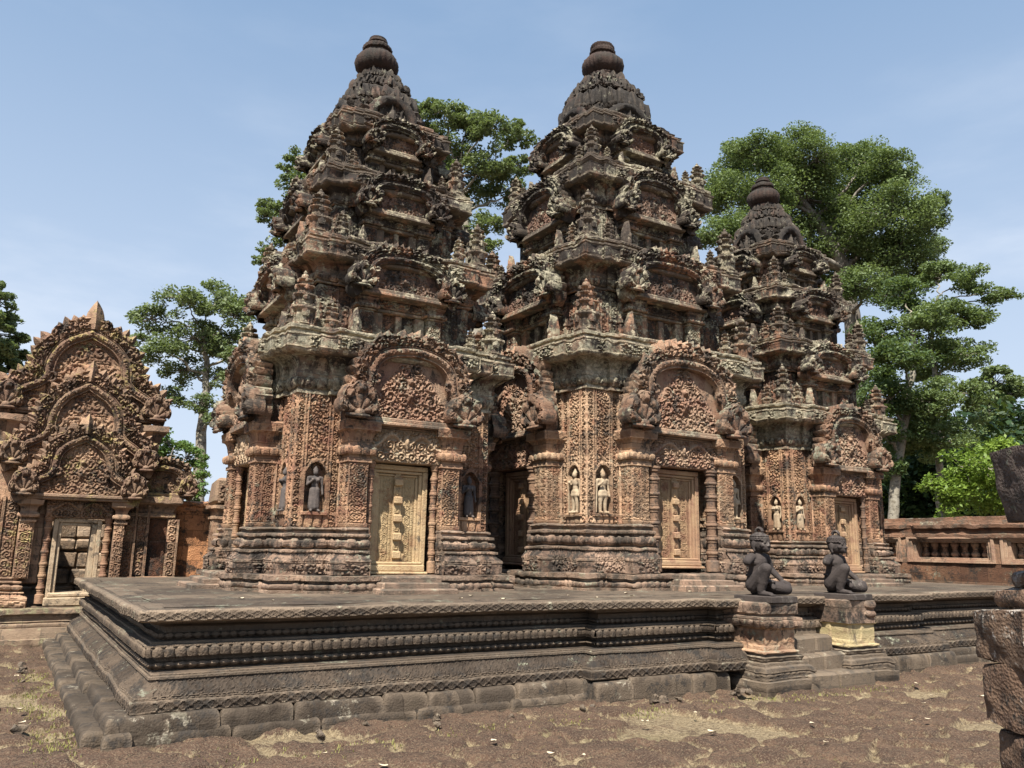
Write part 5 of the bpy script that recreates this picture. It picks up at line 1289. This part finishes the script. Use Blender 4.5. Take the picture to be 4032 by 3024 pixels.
t5=[(29.65,26.99,21.12,1.01),(27.49,23.62,19.56,0.9),(29.49,23.67,20.39,1.01),(29.86,22.21,19.4,0.98),(33.26,22.66,20.42,1.04),(32.72,20.9,19.18,0.87),(33.89,20.65,18.82,0.6),(28.05,26.5,18.75,1.19),(27.91,24.09,17.8,1.32),(30.73,23.76,18.15,1.57),(34.16,23.7,18.74,1.64),(32.11,20.24,16.52,1.28),(25.24,24.2,15.42,0.88),(27.65,23.72,15.58,1.18),(31.68,24.39,16.23,1.49),(32.92,22.76,15.74,1.58),(32.98,20.51,14.83,1.14),(34.41,20.19,16.59,0.72),(34.22,19.41,17.39,0.39),(34.71,20.76,14.36,0.73),(30.24,21.04,12.94,0.92),(34.48,22.29,13.83,0.76),(33.11,24.29,14.47,0.86),(37.8,21.77,16.71,0.48)]
t6a=[(29.24,18.13,11.58,0.79),(28.83,19.17,10.24,0.82),(26.75,17.13,8.61,0.89),(27.11,17.86,7.23,0.87),(29.11,19.02,5.97,0.82),(28.05,19.0,8.23,0.7),(27.08,18.31,6.07,0.68),(29.75,18.55,7.25,0.75),(27.64,18.7,4.77,0.69)]
t6b=[(31.62,18.14,12.8,0.76),(31.06,16.64,12.18,0.62),(31.47,16.03,11.52,0.48),(32.88,16.06,11.69,0.28),(29.01,17.34,10.23,0.95),(30.66,17.19,10.65,0.91),(31.54,18.7,9.38,1.14),(30.71,16.99,9.22,0.78),(28.5,17.2,7.19,0.92),(29.58,16.67,7.5,0.76),(29.08,17.41,5.8,0.85),(31.98,17.8,6.45,0.72),(31.38,16.69,10.64,0.43)]
t7=[(47.14,24.39,11.33,0.93),(47.26,23.64,10.56,0.87),(49.35,25.47,9.69,1.08),(48.57,23.98,8.89,1.04),(46.29,24.62,9.54,0.92),(46.77,23.8,7.67,1.02)]
t8=[(21.19,12.01,3.86,0.54),(21.89,11.79,3.83,0.55),(23.19,11.95,4.3,0.58),(20.79,12.43,3.38,0.37),(21.21,11.97,3.08,0.54),(22.57,11.99,3.14,0.6),(22.78,11.4,3.55,0.49),(22.14,13.19,2.6,0.26),(20.54,12.53,3.43,0.22)]
t9=[(36.41,24.74,6.02,1.37),(37.98,24.65,4.73,1.51),(38.31,23.17,4.67,1.58),(41.55,23.22,4.37,1.65),(41.6,21.4,4.75,1.59),(35.51,24.29,3.93,1.34),(37.28,23.8,6.45,1.36),(38.49,21.74,6.36,1.32),(42.71,20.52,6.11,1.81),(40.35,21.35,7.37,1.12),(36.09,26.21,4.25,1.4)]
tree('tree', 'tall open grey-green tree with pale trunk right of the pavilion gable', [(7.76, 39.78, 0), (7.42, 39.99, 5.26), (7.36, 40.02, 7.44), (7.37, 40.02, 8.56), (7.34, 40.03, 10.13), (7.08, 40.19, 11.5)], .30, t1, 'lfA', 'barkl', 800, .09, .40, seed=3, sub=11)
tree('tree', 'tree at the left edge mostly cut off by the frame', [(-.91, 47.41, 0), (-1.41, 47.72, 7.57), (-1.72, 47.91, 10.87)], .35, t2, 'lfA', 'bark', 620, .13, .3, seed=4)
tree('small_tree', 'small light green tree low beside the pale trunk behind the pavilion', [(5.34, 30.71, 0), (5.23, 30.78, 3.4), (5.07, 30.88, 4.38)], .10, t3, 'lfE', 'bark', 900, .075, .34, seed=5)
tree('tree', 'high grey-green tree between the left and middle towers', [(19.58, 34.91, 0), (19.46, 34.98, 7.98), (19.26, 35.1, 12.74), (18.88, 35.34, 16.21), (18.51, 35.56, 18.75), (18.26, 35.72, 20.83)], .42, t4, 'lfA', 'barkl', 800, .10, .36, seed=6, sub=11)
tree('tree', 'huge dense mid green tree towering behind the far right tower', [(31.65, 22.86, 0), (31.94, 22.68, 7.63), (32.1, 22.59, 11.93), (31.82, 22.76, 15.05), (30.81, 23.37, 17.1), (30.12, 23.8, 18.25)], .5, t5, 'lfB', 'bark', 2100, .07, .50, seed=7, sub=15)
tree('tree', 'deep green slim tree with a leaning pale trunk right of the far tower', [(27.48, 18.38, 0), (27.55, 18.38, 2.8), (27.83, 18.16, 4.92), (28.3, 17.88, 7.01), (28.64, 17.67, 9.15), (28.59, 17.7, 10.61)], .22, t6a, 'lfC', 'barkl', 1500, .075, .48, seed=8, squash=.75)
tree('tree', 'tall layered green tree with thin straight trunk above the lime bush', [(30.05, 17.98, 0), (30.05, 17.98, 3.13), (30.15, 17.92, 5.41), (30.17, 17.91, 7.75), (30.2, 17.89, 9.79), (30.54, 17.68, 11.7)], .17, t6b, 'lfB', 'barkl', 1400, .075, .46, seed=9, squash=.7)
tree('tree', 'distant blue-green tree at the right edge beyond the lime bush', [(47.5, 24.91, 0), (47.84, 24.7, 8.11), (47.91, 24.65, 10.25)], .3, t7, 'lfA', 'bark', 800, .13, .36, seed=10)
tree('bright_bush', 'bright lime green bushy sapling above the balustered wall', [(21.35, 12.75, 0), (21.35, 12.75, 2.56), (21.36, 12.74, 3.18), (21.67, 12.55, 3.68)], .07, t8, 'lfD', 'barkl', 1300, .065, .5, seed=11, squash=.8)
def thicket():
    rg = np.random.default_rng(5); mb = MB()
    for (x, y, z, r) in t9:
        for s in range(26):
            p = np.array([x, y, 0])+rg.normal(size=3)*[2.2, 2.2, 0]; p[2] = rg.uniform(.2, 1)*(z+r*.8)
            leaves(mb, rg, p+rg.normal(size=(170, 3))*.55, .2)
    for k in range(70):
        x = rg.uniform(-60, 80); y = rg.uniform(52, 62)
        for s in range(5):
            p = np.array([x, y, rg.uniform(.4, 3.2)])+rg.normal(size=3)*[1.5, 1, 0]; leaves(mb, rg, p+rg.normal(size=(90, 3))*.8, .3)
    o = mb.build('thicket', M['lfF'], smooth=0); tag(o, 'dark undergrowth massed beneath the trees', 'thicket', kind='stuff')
thicket()

# ------------------------------------------------------------------ small things on the ground
def weeds():
    rg = np.random.default_rng(12); mb = MB(); P = []
    for k in range(120):
        if k < 70: c = np.array([rg.uniform(.35, .66), rg.uniform(7.3, 13.6), 0.])
        elif k < 150: c = np.array([rg.uniform(1., 10.), rg.uniform(6.7, 7.25), 0.])-[0, .25, 0]
        else: c = np.array([rg.uniform(-1, 9.), rg.uniform(4.0, 7.0), 0.])
        n = rg.integers(8, 26); P.append(c+rg.normal(size=(n, 3))*[.07, .07, 0])
    P = np.concatenate(P); n = len(P); P[:, 2] = -.015
    h = rg.uniform(.006, .02, n); a = rg.uniform(0, 6.28, n); d = np.stack([np.cos(a), np.sin(a), 0*a], 1)
    e = np.stack([-np.sin(a), np.cos(a), 0*a], 1); w_ = .004
    V = np.stack([P-e*w_, P+e*w_, P+d*h[:, None]*.35+[0, 0, 1]*h[:, None]*1.2+e*w_*.7, P+d*h[:, None]*.35+[0, 0, 1]*h[:, None]*1.2-e*w_*.7, P+d*h[:, None]*1.1+[0, 0, 1]*h[:, None]*1.7], 1)
    i = np.arange(n)[:, None]*5
    mb.add(V.reshape(-1, 3), i+np.array([[0, 1, 2, 3]]), i+np.array([[3, 2, 4]]))
    o = mb.build('grass', leaf_mat('dry_grass', (.16, .18, .04), (.30, .26, .09), .3), smooth=0); tag(o, 'sparse short grass in the paving joints', 'grass', kind='stuff')
weeds()

def litter():
    rg = random.Random(8)
    lm, t, b = nodes_of('dry_leaf'); b.inputs['Base Color'].default_value = (.50, .42, .30, 1)
    lms = []
    for k in range(3):
        mb = MB(); s = np.linspace(0, 1, 6)[:, None]; tq = np.linspace(-1, 1, 5)[None, :]
        w_ = .35*np.sin(pi*np.clip(s*.95+.03, 0, 1))
        P = np.stack([tq*w_, s-.5+0*tq, .12*np.abs(tq)+(.25+.1*k)*(s-.5)**2+.05*np.sin(s*5+tq*2+k)], -1)
        mb.grid(P); mb.grid(P-[0, 0, .012]); lms.append(mb.mesh('fallen_leaf', lm))
    spots = []
    for k in range(46):
        if k < 30: x, y, z = rg.uniform(.3, 10.2), rg.uniform(3.9, 7.2), .035
        elif k < 40: x, y, z = rg.uniform(1.5, 9), rg.uniform(7.95, 9.0), ZP+.008
        else: x, y, z = rg.uniform(-.6, .5), rg.uniform(7.5, 13.5), .03
        if z < .1 and y > 6.6 and x > .4: y -= 1.2
        o = link('fallen_leaf', lms[k % 3], None, (x, y, z), rg.uniform(0, 6.28), rg.uniform(.04, .085))
        tag(o, 'small dry pale leaf lying on the laterite ground or the terrace', 'leaf', 'scattered fallen leaves')
    sm_ = []
    for k in range(3):
        mb = MB(); mb.ell((0, 0, .25), (.5, .4, .33), 12); mb.weather(.12, .25, k*7); sm_.append(mb.mesh('loose_stone', M['kerb'], 60))
    for k in range(22):
        x = rg.uniform(5, 8) if k < 9 else (rg.uniform(.0, .45) if k < 16 else rg.uniform(2, 5)); y = rg.uniform(6.9, 7.12) if k < 9 else (rg.uniform(8, 13) if k < 16 else rg.uniform(7.0, 7.35))
        o = link('loose_stone', sm_[k % 3], None, (x, y, .0), rg.uniform(0, 6), rg.uniform(.05, .12)); tag(o, 'small loose rubble stone at the foot of the terrace', 'stone', 'rubble along the terrace foot')
litter()
